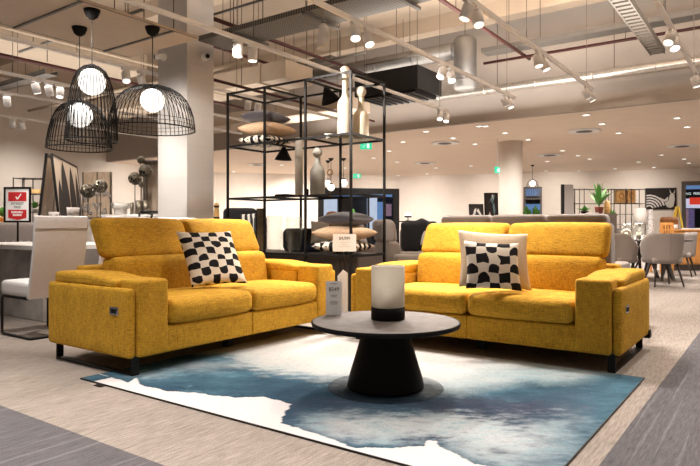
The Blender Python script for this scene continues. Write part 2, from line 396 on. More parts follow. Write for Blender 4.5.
def tag(o, label=None, cat=None, group=None, kind=None):
    if label: o['label'] = label
    if cat: o['category'] = cat
    if group: o['group'] = group
    if kind: o['kind'] = kind
    return o
def thing(name, label, cat, loc=(0, 0, 0), rz=0.0, group=None):
    o = bpy.data.objects.new(name, None); COL.objects.link(o); o.empty_display_size = .1
    o.location = loc; o.rotation_euler = (0, 0, rz)
    return tag(o, label, cat, group)
def single(name, mb, m, label, cat, loc=(0, 0, 0), rz=0.0, group=None, bevel=0.0, rot=None):
    o = mb.build(name, m, None, bevel); o.location = loc; o.rotation_euler = rot or (0, 0, rz)
    return tag(o, label, cat, group)
def struct(name, mb, m, bevel=0.0):
    o = mb.build(name, m, None, bevel); o['kind'] = 'structure'; return o
def dup(root, loc, rz=None, label=None, group=None):
    def cp(o, par):
        c = o.copy(); COL.objects.link(c)
        if par: c.parent = par
        for ch in o.children: cp(ch, c)
        return c
    r = cp(root, None); r.location = loc
    if rz is not None: r.rotation_euler = (0, 0, rz)
    if label: r['label'] = label
    if group: r['group'] = group
    return r
def text(body, size, m, parent, loc, rot, name='lettering', align='CENTER', ext=.0006, sx=1.0):
    c = bpy.data.curves.new(name, 'FONT'); c.body = body; c.size = size; c.align_x = align; c.align_y = 'CENTER'; c.extrude = ext; c.space_character = 1.0
    tmp = bpy.data.objects.new('tmp', c); COL.objects.link(tmp)
    me = bpy.data.meshes.new_from_object(tmp.evaluated_get(bpy.context.evaluated_depsgraph_get()))
    bpy.data.objects.remove(tmp); bpy.data.curves.remove(c); me.materials.clear(); me.materials.append(m); me.name = name
    o = bpy.data.objects.new(name, me); COL.objects.link(o); o.parent = parent; o.location = loc; o.rotation_euler = rot; o.scale = (sx, 1, 1)
    return o
def mats_of(x, y, z, o):           # matrix from three axis vectors and an origin
    m = Matrix.Identity(4)
    for i, a in enumerate((x, y, z)):
        for j in range(3): m[j][i] = a[j]
    for j in range(3): m[j][3] = o[j]
    return m

# ------------------------------------------------------------------ room shell
b = MB(); b.box(-30, 14, -6, 40, -.12, 0); struct('floor', b, M['carpet'])
b = MB(); b.box(-24, 12, -1.2, 30, 5.0, 5.2); struct('ceiling', b, M['slab'])
b = MB(); b.box(-24, 12, 10.87, 30, 3.0, 3.1); struct('ceiling_lower', b, M['lowceil'])
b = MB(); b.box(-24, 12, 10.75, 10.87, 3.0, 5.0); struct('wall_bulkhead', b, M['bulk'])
for k, yy in enumerate((1.2, 6.6, 10.2)):
    b = MB(); b.box(-24, 12, yy, yy + .3, 4.72, 5.0); struct('trim_%d' % (k + 1), b, M['slab'])

def wall_seg(name, A, B, z0, z1, m, th=.2, holes=()):
    """A, B: camera-plan points; holes: (s0, s1, zlo, zhi) in metres along A->B"""
    a, c = room(*A), room(*B); d = (c - a); Ln = d.length; d.normalize(); nrm = Vector((-d.y, d.x, 0))
    mb = MB(); mb.M = mats_of(d, nrm, Vector((0, 0, 1)), a)
    s = 0
    for (s0, s1, zl, zh) in sorted(holes):
        mb.box(s, s0, 0, th, z0, z1)
        if zl > z0: mb.box(s0, s1, 0, th, z0, zl)
        mb.box(s0, s1, 0, th, zh, z1); s = s1
    mb.box(s, Ln, 0, th, z0, z1)
    struct(name, mb, m)
    return mb.M.copy(), Ln
def s_along(A, B, px):
    k = (px - 350) / FPX; ax, ay = A; bx, by = B
    t = (k * ay - ax) / ((bx - ax) - k * (by - ay)); L_ = sqrt((bx - ax) ** 2 + (by - ay) ** 2)
    return t * L_, ay + t * (by - ay)
P0, P1, P2, P3 = (-14.3, 9.0), (-5.0, 22.3), (2.0, 23.8), (15.5, 19.4)
wall_seg('wall_left', P0, P1, 0, 5.0, M['wall'])
def zat(py, Y): return 1 + (HY - py) / FPX * Y
# window 3: dark mall entrance seen through the shelf
s0, y0 = s_along(P1, P2, 318); s1, y1 = s_along(P1, P2, 399)
WM, _ = wall_seg('wall_middle', P1, P2, 0, 3.0, M['wall'], holes=[(s0, s1, 0.0, zat(187.5, 23))])
def window(idx, WM, s0, s1, zl, zh, fm, fw, mull=()):
    mb = MB(); mb.M = WM
    mb.box(s0, s0 + fw, -.03, .2, zl, zh); mb.box(s1 - fw, s1, -.03, .2, zl, zh); mb.box(s0 + fw, s1 - fw, -.03, .2, zh - fw, zh)
    for q in mull: mb.box(q - .03, q + .03, 0, .12, zl, zh - fw)
    r = bpy.data.objects.new('window_%d' % idx, None); COL.objects.link(r); r['kind'] = 'structure'
    f = mb.build('window_frame', fm, r)
    g = MB(); g.M = WM; g.box(s0 + fw, s1 - fw, .08, .09, zl, zh - fw); g.build('pane', M['pane'], r)
    return r
window(1, WM, s0, s1, 0, zat(187.5, 23), M['black'], .22, mull=[s0 + (s1 - s0) * .62])
s0b, yb = s_along(P2, P3, 523.5); s1b, _ = s_along(P2, P3, 542)
s0c, yc = s_along(P2, P3, 681.5); s1c, _ = s_along(P2, P3, 760)
WR, _ = wall_seg('wall_right', P2, P3, 0, 3.0, M['wall'], holes=[(s0b, s1b, 0, zat(187, yb)), (s0c, s1c, 0, zat(181.5, yc))])
window(2, WR, s0b, s1b, 0, zat(187, yb), M['greymetal'], .06)
window(3, WR, s0c, s1c, 0, zat(181.5, yc), M['greymetal'], .13)

# the mall beyond the windows
def mall(name, WM, s0, s1, yy, z0, z1, m, d=.3, label=None, cat='shop front'):
    mb = MB(); mb.M = WM; mb.box(s0, s1, yy, yy + d, z0, z1)
    return single(name, mb, m, label, cat) if label else struct(name, mb, m)
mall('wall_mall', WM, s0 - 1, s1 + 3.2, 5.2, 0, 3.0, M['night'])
mall('wall_arcade', WR, s0b - 2, s1b + 1.5, 4.5, 0, 3.0, M['nightglow'])
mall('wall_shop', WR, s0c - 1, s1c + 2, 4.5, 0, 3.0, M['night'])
def face(WM, wallA, wallB, px, off):      # s on a plane parallel to the wall, off metres behind it
    a, c = room(*wallA), room(*wallB); d = (c - a).normalized(); n = Vector((-d.y, d.x, 0)); a2 = a + n * off
    ca = (CA * a2.x + SA * a2.y, -SA * a2.x + CA * a2.y); c2 = c + n * off; cb = (CA * c2.x + SA * c2.y, -SA * c2.x + CA * c2.y)
    return s_along(ca, cb, px)
def shoprect(name, WM, A, B, px0, px1, py0, py1, off, m, label, cat, d=.08):
    a, Ya = face(WM, A, B, px0, off); c, Yc = face(WM, A, B, px1, off); Y = (Ya + Yc) / 2
    mb = MB(); mb.M = WM; mb.box(a, c, off - d, off, zat(py1, Y), zat(py0, Y))
    return single(name, mb, m, label, cat)
shoprect('light_band', WM, P1, P2, 322, 396, 190, 196.5, 5.15, M['nightglow'], 'dim blue lit ceiling band beyond the dark entrance', 'light box')
shoprect('pale_pillar', WM, P1, P2, 367, 375.5, 196, 232, 4.2, M['mallwhite'], 'pale blue lit pillar beyond the dark entrance', 'pillar', .3)
shoprect('lit_screen', WM, P1, P2, 376.5, 384, 202, 222, 5.1, M['nightglow'], 'glowing blue screen right of the pale pillar in the mall', 'screen')
shoprect('lit_poster', WM, P1, P2, 386, 391, 204, 216, 5.1, M['pink'], 'small pinkish poster beyond the dark entrance, nearest its right frame', 'poster')
shoprect('dark_hoarding', WM, P1, P2, 338, 366.5, 199, 232, 4.6, M['malldark'], 'black hoarding left of the pale pillar in the mall', 'hoarding')
shoprect('light_box', WM, P1, P2, 320, 337, 198, 222, 5.0, M['mallwhite'], 'white lit shop panel beyond the entrance, far left', 'light box')
shoprect('brick_shopfront', WR, P2, P3, 522, 543, 196, 204, 4.4, M['brick'], 'dark brick shop front seen through the small far window', 'shop front')
# shop opposite the right window
def shp(*a, **k): return shoprect(a[0], WR, P2, P3, *a[1:], **k)
shp('shop_soffit', 682, 720, 184, 189, 4.3, M['nightglow'], 'pale blue lit soffit at the top of the right window', 'light box')
fascia = shp('shop_fascia', 682, 720, 190, 197.5, 4.2, M['navy'], 'navy shop fascia with pale capital letters beyond right window', 'shop sign')
aa, Yf = face(WR, P2, P3, 685.5, 4.1)
t_ = text('NG  PERF', .135, M['signwhite'], None, (0, 0, 0), (0, 0, 0), 'lettering', 'LEFT', .004)
wmr = WR @ Matrix.Translation((aa, 4.10, zat(193.8, Yf))) @ Euler((R(90), 0, 0)).to_matrix().to_4x4()
t_.parent = fascia; t_.matrix_world = wmr
shp('shop_window_wall', 682, 720, 198.5, 208, 4.3, M['mallwhite'], 'white lit shop wall band under the navy fascia', 'light box')
shp('red_banner', 689.5, 712, 197.5, 204.5, 4.1, M['mallred'], 'bright red banner across the white shop band', 'banner')
shp('stock_shelf', 682, 688, 209, 228, 4.3, M['pink'], 'pinkish stocked shelf low in the right window, left part', 'shop shelf')
shp('stock_shelf', 688.5, 694, 209, 228, 4.3, M['purple'], 'purple stocked shelf low in the right window, middle part', 'shop shelf')
shp('stock_shelf', 694.5, 712, 209, 228, 4.3, M['navy'], 'dark blue stocked shelf low in the right window, right part', 'shop shelf')

# columns
b = MB(); b.box(-6.423, -5.86, 4.78, 5.2, 0, 5.0); struct('column', b, M['column'])
b = MB(); c = at(510.5, 200, 14.2); b.cyl((c.x, c.y, 0), .275, 3.0, 40); struct('column_round', b, M['colwhite'])

# ------------------------------------------------------------------ open-ceiling services
def rods(T, pts, z0, z1, r=.006):
    for (x, y) in pts:
        m = MB(); m.tube([(x, y, z0), (x, y, z1)], r, 5); m.build('hanger_rod', M['darkrail'], T)
def service(name, label, cat, mb, m, hang=(), z=None, group=None):
    T = thing(name, label, cat, (0, 0, 0), 0, group)
    mb.build({'pipe': 'pipe_run', 'duct': 'duct_run'}.get(cat, 'run'), m, T)
    rods(T, hang, z, 5.0)
    return T
# light tracks
def track(x, y0, y1, label, z=3.0):
    b = MB(); b.box(x - .02, x + .02, y0, y1, z - .02, z + .02)
    T = thing('light_track', label, 'light track'); b.build('rail', M['whitemetal'], T)
    e = MB(); e.box(x - .024, x + .024, y1, y1 + .03, z - .024, z + .024); e.box(x - .024, x + .024, y0 - .03, y0, z - .024, z + .024); e.build('end_cap', M['whitemetal'], T)
    k = int((y1 - y0) / 2.2) + 1
    rods(T, [(x, y0 + .3 + i * (y1 - y0 - .6) / max(1, k - 1)) for i in range(k)], z + .02, 5.0, .004)
X0, X1, X4, X5, X6, X2 = -6.66, -4.68, -3.35, -2.22, -.885, -8.2
track(X0, 1.0, 9.2, 'white light track passing left of the panelled column')
track(X1, .0, 9.45, 'white light track crossing above the black metal shelf')
track(X4, 2.6, 9.05, 'white light track running above the gap between both yellow sofas')
track(X5, 3.6, 9.15, 'white light track above the middle of the right sofa')
track(X6, 3.6, 9.05, 'white light track nearest the right edge of the photo')
track(X2, 1.0, 9.2, 'white light track above the white dining chairs')
track(-9.4, 2.0, 9.1, 'white light track furthest left, above the grey bench')
track(-11.4, 3.0, 9.1, 'white light track far left, close to the back wall')

LIGHTS = []
def spotlight(x, y, aim, label, z=3.0, lit=True, power=0, r=.052, ln=.125, group='white track spotlights', size=60, blend=.6):
    T = thing('track_spotlight', label, 'spotlight', (x, y, z), 0, group)
    b = MB(); b.box(-.018, .018, -.06, .06, -.045, -.02); b.build('track_adapter', M['whitemetal'], T)
    b = MB(); b.tube([(0, 0, -.045), (0, 0, -.10)], .012, 8); b.build('swivel', M['whitemetal'], T)
    d = (Vector(aim) - Vector((x, y, z - .12))).normalized()
    q = d.to_track_quat('-Z', 'Y')
    b = MB(); b.M = Matrix.Translation((0, 0, -.12)) @ q.to_matrix().to_4x4()
    b.lathe([(1e-7, .06), (r * .9, .06), (r, .05), (r, .05 - ln), (r * .9, .05 - ln), (r * .88, .06 - ln), (1e-7, .06 - ln)], (0, 0, 0), 20)
    h = b.build('lamp_head', M['whitemetal'], T)
    b = MB(); b.M = Matrix.Translation((0, 0, -.12)) @ q.to_matrix().to_4x4()
    b.lathe([(1e-7, .052 - ln), (r * .82, .052 - ln), (r * .82, .048 - ln), (1e-7, .048 - ln)], (0, 0, 0), 20)
    b.build('lens', M['lens'] if lit else M['lensdim'], h)
    if power: LIGHTS.append((Vector((x, y, z - .12)) + d * (ln - .03), d, power, size, blend))
    return T
# over the right sofa and the rug
def onx(px, X): p = atx(px, X); return p.y
SP = [
 (X1, 238, (-4.62, onx(238, X1) - .1, .0), 'white spotlight hanging down beside the column, left of its pair', 260, 1),
 (X1, 252.6, (-4.60, onx(252.6, X1) - .1, 0), 'white spotlight hanging down beside the column, right of its pair', 260, 1),
 (X1, 440, (-4.2, 7.9, 0), 'white spotlight at the far end of the shelf track, left of the pair', 120, 1),
 (X1, 446.5, (-4.4, 8.2, 0), 'white spotlight at the far end of the shelf track, right of the pair', 0, 1),
 (X4, 355, (-2.5, 3.9, .4), 'glowing tilted spotlight nearest above the bottles, left of its pair', 170, 1),
 (X4, 368, (-2.3, 4.6, .4), 'glowing tilted spotlight nearest above the bottles, right of its pair', 250, 1),
 (X4, 442, (-3.5, 5.3, .8), 'upright spotlight in front of the silver vertical duct, left of its pair', 300, 1),
 (X4, 451, (-2.2, 5.6, 0), 'upright spotlight in front of the silver vertical duct, right of its pair', 300, 1),
 (X4, 505, (-2.6, 9.5, 0), 'spotlight at the far end of the middle track, left one', 0, 0),
 (X4, 509.5, (-2.2, 8.6, 0), 'spotlight at the far end of the middle track, right one', 160, 0),
 (X5, 467, (-2.9, 4.2, .2), 'large tilted spotlight near the top edge, upper left of its pair', 220, 0),
 (X5, 477.5, (-1.5, 4.5, .6), 'large tilted spotlight near the top edge, lower right of its pair', 250, 0),
 (X5, 538, (-1.6, 6.4, 0), 'spotlight above the right sofa back, left of its pair', 260, 0),
 (X5, 544, (-1.0, 7.0, 0), 'spotlight above the right sofa back, right of its pair', 260, 0),
 (X5, 586.5, (-1.2, 9.6, 0), 'spotlight at the far end of the track above the zebra picture, left one', 0, 0),
 (X5, 590.5, (-.8, 9.6, 0), 'spotlight at the far end of the track above the zebra picture, right one', 200, 0),
 (X6, 670, (-1.3, 5.2, .3), 'tilted grey sided spotlight near the right edge, upper of its pair', 150, 0),
 (X6, 673.5, (-.1, 5.6, 0), 'tilted grey sided spotlight near the right edge, lower of its pair', 150, 1),
 (X6, 695.5, (-.2, 9.0, 0), 'spotlight cut by the right edge of the photo', 200, 0),
 (X0, 126, (-5.6, 4.0, .6), 'tilted spotlight left of the column, first of the pair', 240, 0),
 (X0, 141.5, (-7.4, 6.4, 0), 'tilted spotlight left of the column, nearer the column', 160, 0),
 (X2, 60, (-7.6, 4.0, .7), 'spotlight just left of the tall wire pendant', 240, 0),
 (X2, 36, (-8.2, 5.0, 0), 'small glowing spotlight above the low wire pendant, left of its pair', 0, 1),
 (X2, 49, (-9.0, 5.4, .5), 'small glowing spotlight above the low wire pendant, right of its pair', 160, 1),
]
for (X, px, aim, lab, pw, lit) in SP:
    spotlight(X, onx(px, X), aim, lab, power=pw, lit=lit, size=74)
for (px, Xt, lab) in ((7, -9.4, 'far small spotlight at the left photo edge'), (13, -11.4, 'tiny far spotlight left of the leaning art, first'), (22, -11.4, 'tiny far spotlight left of the leaning art, second'),
                      (248, -6.66, 'far spotlight seen left in the shelf frame top'), (258, -6.66, 'far spotlight seen in the shelf frame top, right of its pair')):
    p = atx(px, Xt); 
    if p.y > 8.9: p.y = 8.9 if px != 13 else 8.4
    spotlight(Xt, p.y, (Xt - 1.5, p.y + 1, 0), lab, power=110 if Xt < -9 else 0)
# beams with no lamp head, added to light chair, column, shelf and price sign
for (x, y, aim, pw) in ((X1, 2.2, (-5.3, 3.0, .9), 240), (X1, 2.4, (-6.1, 4.9, 1.6), 480), (X1, 4.0, (-4.15, 5.8, 2.3), 520), (X1, 4.4, (-5.4, 5.9, 2.2), 260), (X1, 2.9, (-3.62, 5.05, .95), 260)):
    LIGHTS.append((Vector((x, y, 2.86)), (Vector(aim) - Vector((x, y, 2.86))).normalized(), pw, 50, .7))

# ladder / perforated trays, ducts, pipes
b = MB(); b.box(-5.82, -2.85, 4.93, 5.40, 3.285, 3.295); b.box(-5.82, -2.85, 4.92, 4.93, 3.285, 3.345); b.box(-5.82, -2.85, 5.40, 5.41, 3.285, 3.345)
T = service('cable_tray', 'wide perforated steel cable tray right of the column', 'cable tray', b, M['tray'], [(x, y) for x in (-5.2, -4.1, -3.05) for y in (4.92, 5.41)], 3.34)
for x in (-5.2, -4.1, -3.05): m = MB(); m.box(x - .02, x + .02, 4.88, 5.5, 3.25, 3.285); m.build('crossbar', M['darkrail'], T)
b = MB(); b.box(-1.6, -1.585, 5.3, 10.1, 3.60, 3.68); b.box(-1.415, -1.4, 5.3, 10.1, 3.60, 3.68)
for i in range(33): b.box(-1.585, -1.415, 5.35 + i * .145, 5.43 + i * .145, 3.605, 3.625)
service('cable_tray', 'long dark cable ladder above the right sofa arm', 'cable tray', b, M['darkrail'], [(-1.59, 6.2), (-1.59, 8.8)], 3.66)
b = MB(); b.box(-4.3, 6, 10.0, 10.3, 4.08, 4.16)
service('cable_tray', 'thin grey cable tray across the top right under the soffit', 'cable tray', b, M['greymetal'], [(-3.3, 10.15), (-1.4, 10.15), (.5, 10.15)], 4.15)
b = MB(); b.tube([(-4.4, 10.35, 3.98), (6, 10.35, 3.98)], .025, 8)
service('sprinkler_pipe', 'thin reddish pipe below the top right cable tray', 'pipe', b, M['redpipe'], [(-2, 10.35)], 4.0)
b = MB(); b.tube([(-5.6, 10.5, 3.52), (8, 10.5, 3.52)], .075, 14)
for i in range(14):
    x = -5.4 + i * .95; b.tube([(x, 10.5, 3.52), (x + .02, 10.5, 3.52)], .082, 14)
service('insulated_pipe', 'shiny foil wrapped pipe along the bulkhead', 'pipe', b, M['silver'], [(-4.2, 10.5), (-2.2, 10.5), (-.4, 10.5), (1.2, 10.5)], 3.58)
b = MB(); b.tube([(-8.6, 10.0, 4.2), (-4.66, 10.0, 4.2)], .155, 18)
for i in range(5):
    x = -8.2 + i * .85; b.tube([(x, 10.0, 4.2), (x + .03, 10.0, 4.2)], .165, 18)
service('round_duct', 'horizontal round steel duct meeting the vertical duct', 'duct', b, M['steel'], [(-7.4, 10.0), (-5.9, 10.0)], 4.3)
b = MB(); b.lathe([(.17, 3.46), (.205, 3.49), (.205, 4.34), (.17, 4.40)], (-4.6, 9.98, 0), 28); b.lathe([(.21, 3.6), (.21, 3.63)], (-4.6, 9.98, 0), 28)
service('round_duct', 'fat vertical steel duct cylinder below the soffit', 'duct', b, M['steel'], [(-4.6, 9.98)], 4.38)
b = MB(); b.tube([(-5.98, 5.22, 3.7), (-5.98, 9.8, 3.7)], .028, 8)
T = service('sprinkler_pipe', 'dark red pipe running right from the column top', 'pipe', b, M['redpipe'], [(-5.98, 5.6), (-5.98, 7.2), (-5.98, 8.8)], 3.72)
b = MB(); b.tube([(-3.64, 6.6, 4.0), (-3.64, 10.6, 4.0)], .03, 8)
service('sprinkler_pipe', 'dark red pipe passing behind the two large tilted spotlights', 'pipe', b, M['redpipe'], [(-3.64, 7.6), (-3.64, 9.6)], 4.02)
b = MB(); b.tube([(-5.98, 5.3, 3.75), (-4.6, 5.3, 3.75), (-2.0, 5.3, 3.75)], .016, 8)
service('conduit', 'thin grey conduit above the perforated tray', 'pipe', b, M['greymetal'], [(-5.2, 5.3), (-4.0, 5.3)], 3.76)
b = MB(); b.tube([(-13, 6.4, 3.46), (-6.45, 6.4, 3.46)], .03, 8); 
service('conduit', 'pale conduit crossing left of the column', 'pipe', b, M['duct'], [(-9, 6.4), (-7, 6.4)], 3.48)
b = MB(); b.tube([(-8.6, 2.8, 3.33), (-8.6, 9.1, 3.33)], .03, 10)
service('sprinkler_pipe', 'thick dark red pipe above the low wire pendant', 'pipe', b, M['redpipe'], [(-8.6, 4.5), (-8.6, 6.7), (-8.6, 8.6)], 3.38)
b = MB(); b.tube([(-7.3, 4.2, 3.86), (-7.3, 10.5, 3.86)], .026, 8)
service('sprinkler_pipe', 'slim dark red pipe left of the column behind the pendants', 'pipe', b, M['redpipe'], [(-7.3, 5.2), (-7.3, 7.0), (-7.3, 9.0)], 3.88)
b = MB(); b.tube([(-6.9, 5.6, 3.2), (-6.9, 10.5, 3.2)], .024, 8)
service('sprinkler_pipe', 'red pipe seen low through the shelf frame', 'pipe', b, M['redpipe'], [(-6.9, 6.7), (-6.9, 8.3)], 3.22)
b = MB(); b.box(-12.5, -6.6, 7.4, 8.1, 3.45, 3.75)
for i in range(5): b.box(-12.0 + i * 1.2, -11.96 + i * 1.2, 7.37, 8.13, 3.42, 3.78)
service('air_duct', 'beige rectangular air duct behind the wire pendants', 'duct', b, M['duct'], [(-11, 7.38), (-9, 7.38), (-7.2, 7.38)], 3.75)
b = MB(); b.box(-12.5, -6.6, 9.2, 9.9, 3.25, 3.5)
service('air_duct', 'low beige rectangular duct far left before the back wall', 'duct', b, M['duct'], [(-10.5, 9.22), (-8.0, 9.22)], 3.5)
b = MB(); b.box(-10.4, -9.6, 1.5, 6.9, 3.85, 4.2)
service('air_duct', 'beige air duct at the top left corner', 'duct', b, M['duct'], [(-10.38, 3.0), (-10.38, 5.0)], 4.2)
for k, (yy, zz, lab) in enumerate(((7.0, 3.45, 'grey conduit over the shelf frame, nearer one'), (8.6, 3.8, 'grey conduit over the shelf frame, farther one'))):
    b = MB(); b.tube([(-5.85, yy, zz), (-4.75, yy, zz)], .016, 8)
    service('conduit', lab, 'pipe', b, M['greymetal'], [(-5.2, yy)], zz + .01)
b = MB(); b.box(-14.0, -10.6, 5.5, 5.75, 3.72, 3.73); b.box(-14.0, -10.6, 5.5, 5.515, 3.72, 3.80); b.box(-14.0, -10.6, 5.735, 5.75, 3.72, 3.80)
service('cable_tray', 'narrow cable tray with many hangers at the left photo edge', 'cable tray', b, M['greymetal'], [(-13.8 + .5 * i, 5.508) for i in range(7)], 3.79)
b = MB(); b.box(-7.9, -6.5, 8.5, 8.85, 4.0, 4.06)
service('cable_tray', 'short grey cable tray left of the column top', 'cable tray', b, M['greymetal'], [(-7.7, 8.6), (-6.6, 8.6)], 4.05)
b = MB(); b.tube([(-7.75, 2.2, 3.45), (-7.75, 6.2, 3.45)], .02, 8)
service('conduit', 'pale conduit running past the ceiling raft', 'pipe', b, M['duct'], [(-7.75, 3.2), (-7.75, 5.2)], 3.46)
b = MB(); b.tube([(-9.2, 4.4, 3.6), (-6.2, 4.4, 3.6)], .02, 8)
service('conduit', 'grey conduit crossing behind the pendant canopies', 'pipe', b, M['greymetal'], [(-8.8, 4.4), (-6.5, 4.4)], 3.61)
# fan coil unit
c = at(398, 90, 10.3)
T = thing('fan_coil_unit', 'dark ceiling fan unit behind the shelf top', 'air conditioner', (c.x, c.y, 3.18))
b = MB(); b.box(-.62, .62, -.42, .42, .04, .42); b.build('casing', M['black'], T, .01)
b = MB(); b.box(-.55, .55, -.36, .36, 0, .04); 
for i in range(9): b.box(-.5 + i * .125, -.47 + i * .125, -.34, .34, -.012, 0)
b.build('intake_grille', M['black'], T)
rods(T, [(-.6, -.4), (.6, -.4)], .42, 1.82)
# raft with pendants
T = thing('ceiling_raft', 'beige hanging ceiling raft over the wire pendants', 'ceiling raft', (-5.36, 3.1, 2.9))
b = MB(); b.box(-.58, .58, -1.7, .95, 0, .022); b.build('panel', M['raft'], T)
for y in (-.31, .63):
    b = MB(); b.box(-.58, .58, y - .012, y + .012, -.015, 0); b.build('channel', M['greymetal'], T)
for x in (-.57, .57):
    b = MB(); b.box(x - .008, x + .008, -1.7, .95, -.002, .024); b.build('edge_trim', M['greymetal'], T)
rods(T, [(-.5, -1), (.5, -1), (-.5, .7), (.5, .7)], .02, 2.1)

def cage_pendant(px, py_top, Y, prof, globe_py, gr, label, nw=52, zc=2.9):
    c = at(px, py_top, Y); x, y = c.x, c.y
    zt = zat(py_top, Y); zg = zat(globe_py, Y)
    T = thing('wire_pendant_lamp', label, 'pendant lamp', (x, y, zc), 0, 'black wire basket pendants')
    b = MB(); b.lathe([(1e-7, -.085), (.022, -.082), (.05, -.06), (.066, -.02), (.07, 0), (1e-7, 0)], (0, 0, 0), 24); b.build('ceiling_canopy', M['blackmatt'], T)
    b = MB(); b.tube([(0, 0, -.08), (0, 0, zg - zc + gr)], .004, 6); b.build('cord', M['black'], T)
    b = MB(); d = zt - zc
    hgt = prof[-1][1]
    for k in range(nw):
        a = 2 * pi * k / nw
        b.tube([(r * cos(a), r * sin(a), d - z) for (r, z) in prof], .0034, 4)
    def rad(z):
        for (r0, z0), (r1, z1) in zip(prof, prof[1:]):
            if z0 <= z <= z1: return r0 + (r1 - r0) * (z - z0) / (z1 - z0)
        return prof[-1][0]
    for z in [hgt * t for t in (.82, .91, 1.0)]:
        r = rad(z); b.tube([(r * cos(2 * pi * i / 40), r * sin(2 * pi * i / 40), d - z) for i in range(40)], .0022 if z < hgt * .99 else .006, 5, closed=True)
    b.lathe([(.03, 0), (.045, -.012), (.03, -.02)], (0, 0, d), 16)
    b.build('wire_cage', M['black'], T)
    b = MB(); b.ball((0, 0, zg - zc), gr, 24); b.build('glass_globe', M['globe'], T)
    b = MB(); b.cyl((0, 0, zg - zc + gr - .012), .03, .05, 16); b.build('socket', M['black'], T)
    return T
def dome(R_, h, power=.5, n=12, r0=.02): return [(r0 + (R_ - r0) * (sin(pi / 2 * i / n)) ** power, h * (1 - cos(pi / 2 * i / n))) for i in range(n + 1)]
Ya = FPX * 1.9 / (HY - 10.0); Yb = FPX * 1.9 / (HY - 27.5)
cage_pendant(92, 65.5, Ya, [(.02, 0), (.07, .012), (.115, .05), (.145, .11), (.17, .19), (.19, .29), (.203, .40), (.21, .52), (.212, .66)], 82, .115, 'tall bell shaped black wire pendant with white globe, nearest the ceiling raft', 40)
cage_pendant(79.5, 101, Yb, [(.02, 0), (.09, .012), (.16, .05), (.21, .11), (.245, .19), (.268, .28), (.285, .38), (.292, .455)], 115, .118, 'low domed black wire pendant with white globe, leftmost of the three')
cage_pendant(152.5, 85.5, Yb, [(.02, 0), (.10, .01), (.19, .035), (.265, .08), (.32, .14), (.355, .21), (.38, .29), (.392, .37), (.396, .42)], 100.5, .112, 'wide domed black wire pendant with white globe, beside the column')

# small frosted pendant hanging from the tray
c = at(323.3, 36, 6.1)
T = thing('glass_pendant_lamp', 'unlit frosted glass bell pendant under the perforated tray', 'pendant lamp', (c.x, c.y, 3.285))
zt, zb = zat(24, 6.1) - 3.285, zat(49, 6.1) - 3.285
b = MB(); b.tube([(0, 0, zt), (0, 0, 0)], .005, 6); b.build('cord', M['steel'], T)
hh = zt - zb
b = MB(); b.lathe([(.028, zt), (.045, zt - .02), (.055, zt - hh * .35), (.066, zt - hh * .75), (.066, zb), (.06, zb), (.05, zt - hh * .4), (.02, zt - .03)], (0, 0, 0), 24); b.build('glass_shade', M['frosted'], T)
b = MB(); b.cyl((0, 0, zt - .01), .026, .045, 16); b.build('socket', M['steel'], T)

# cameras on the column
for (px, py, face_, lab) in ((165, 57.5, 'y', 'white security camera on the left face of the column'), (204, 57.5, 'x', 'white security camera on the right face of the column')):
    if face_ == 'y': p = aty(px, 4.78); Y = -SA * p.x + CA * p.y; rz = 0
    else: p = atx(px, -5.86); Y = -SA * p.x + CA * p.y; rz = R(90)
    T = thing('security_camera', lab, 'camera', (p.x, p.y, zat(py, Y)), rz, 'column cameras')
    b = MB(); b.M = Euler((R(90), 0, 0)).to_matrix().to_4x4(); b.lathe([(.05, 0), (.05, .02), (.03, .03)], (0, 0, 0), 20); b.build('mount', M['whitemetal'], T)
    b = MB(); b.tube([(.03, -.045, 0), (-.04, -.115, -.01)], .034, 16); b.build('housing', M['whitemetal'], T)
    b = MB(); b.tube([(-.04, -.115, -.01), (-.049, -.124, -.011)], .028, 16); b.build('lens', M['black'], T)

# recessed downlights in the lowered ceiling
DL = [(426, 131.5), (505, 133), (475, 144), (453, 138), (436, 168), (427, 174), (441, 176), (471, 166), (484, 176), (397, 162), (373.5, 158), (389, 151), (403, 142), (398, 175.4),
      (586, 115), (677, 118), (687, 127), (618.6, 133), (528, 139.6), (562.5, 150.7), (578, 155.6), (589.5, 159), (661.6, 155), (638.5, 162), (684, 159), (689, 163), (654, 167.5), (579, 170.8), (615, 168.7), (546, 171), (547, 161.5),
      (233.6, 171.6), (281.5, 165), (345, 168), (602, 124), (479, 126.2), (485.5, 126.2), (300, 160)]
proto = None
for (px, py) in DL:
    p = atz(px, py, 2.995)
    if proto is None:
        proto = thing('downlight', 'round recessed downlight glowing in the lowered ceiling', 'downlight', p, 0, 'recessed downlights')
        b = MB(); b.lathe([(.056, .004), (.078, .004), (.078, -.006), (.056, -.006), (.056, .004)], (0, 0, 0), 20); b.build('trim_ring', M['whitemetal'], proto)
        b = MB(); b.lathe([(1e-7, -.004), (.055, -.004), (.055, .003)], (0, 0, 0), 20); b.build('lens', M['lens'], proto)
    else: dup(proto, p)
vp = None
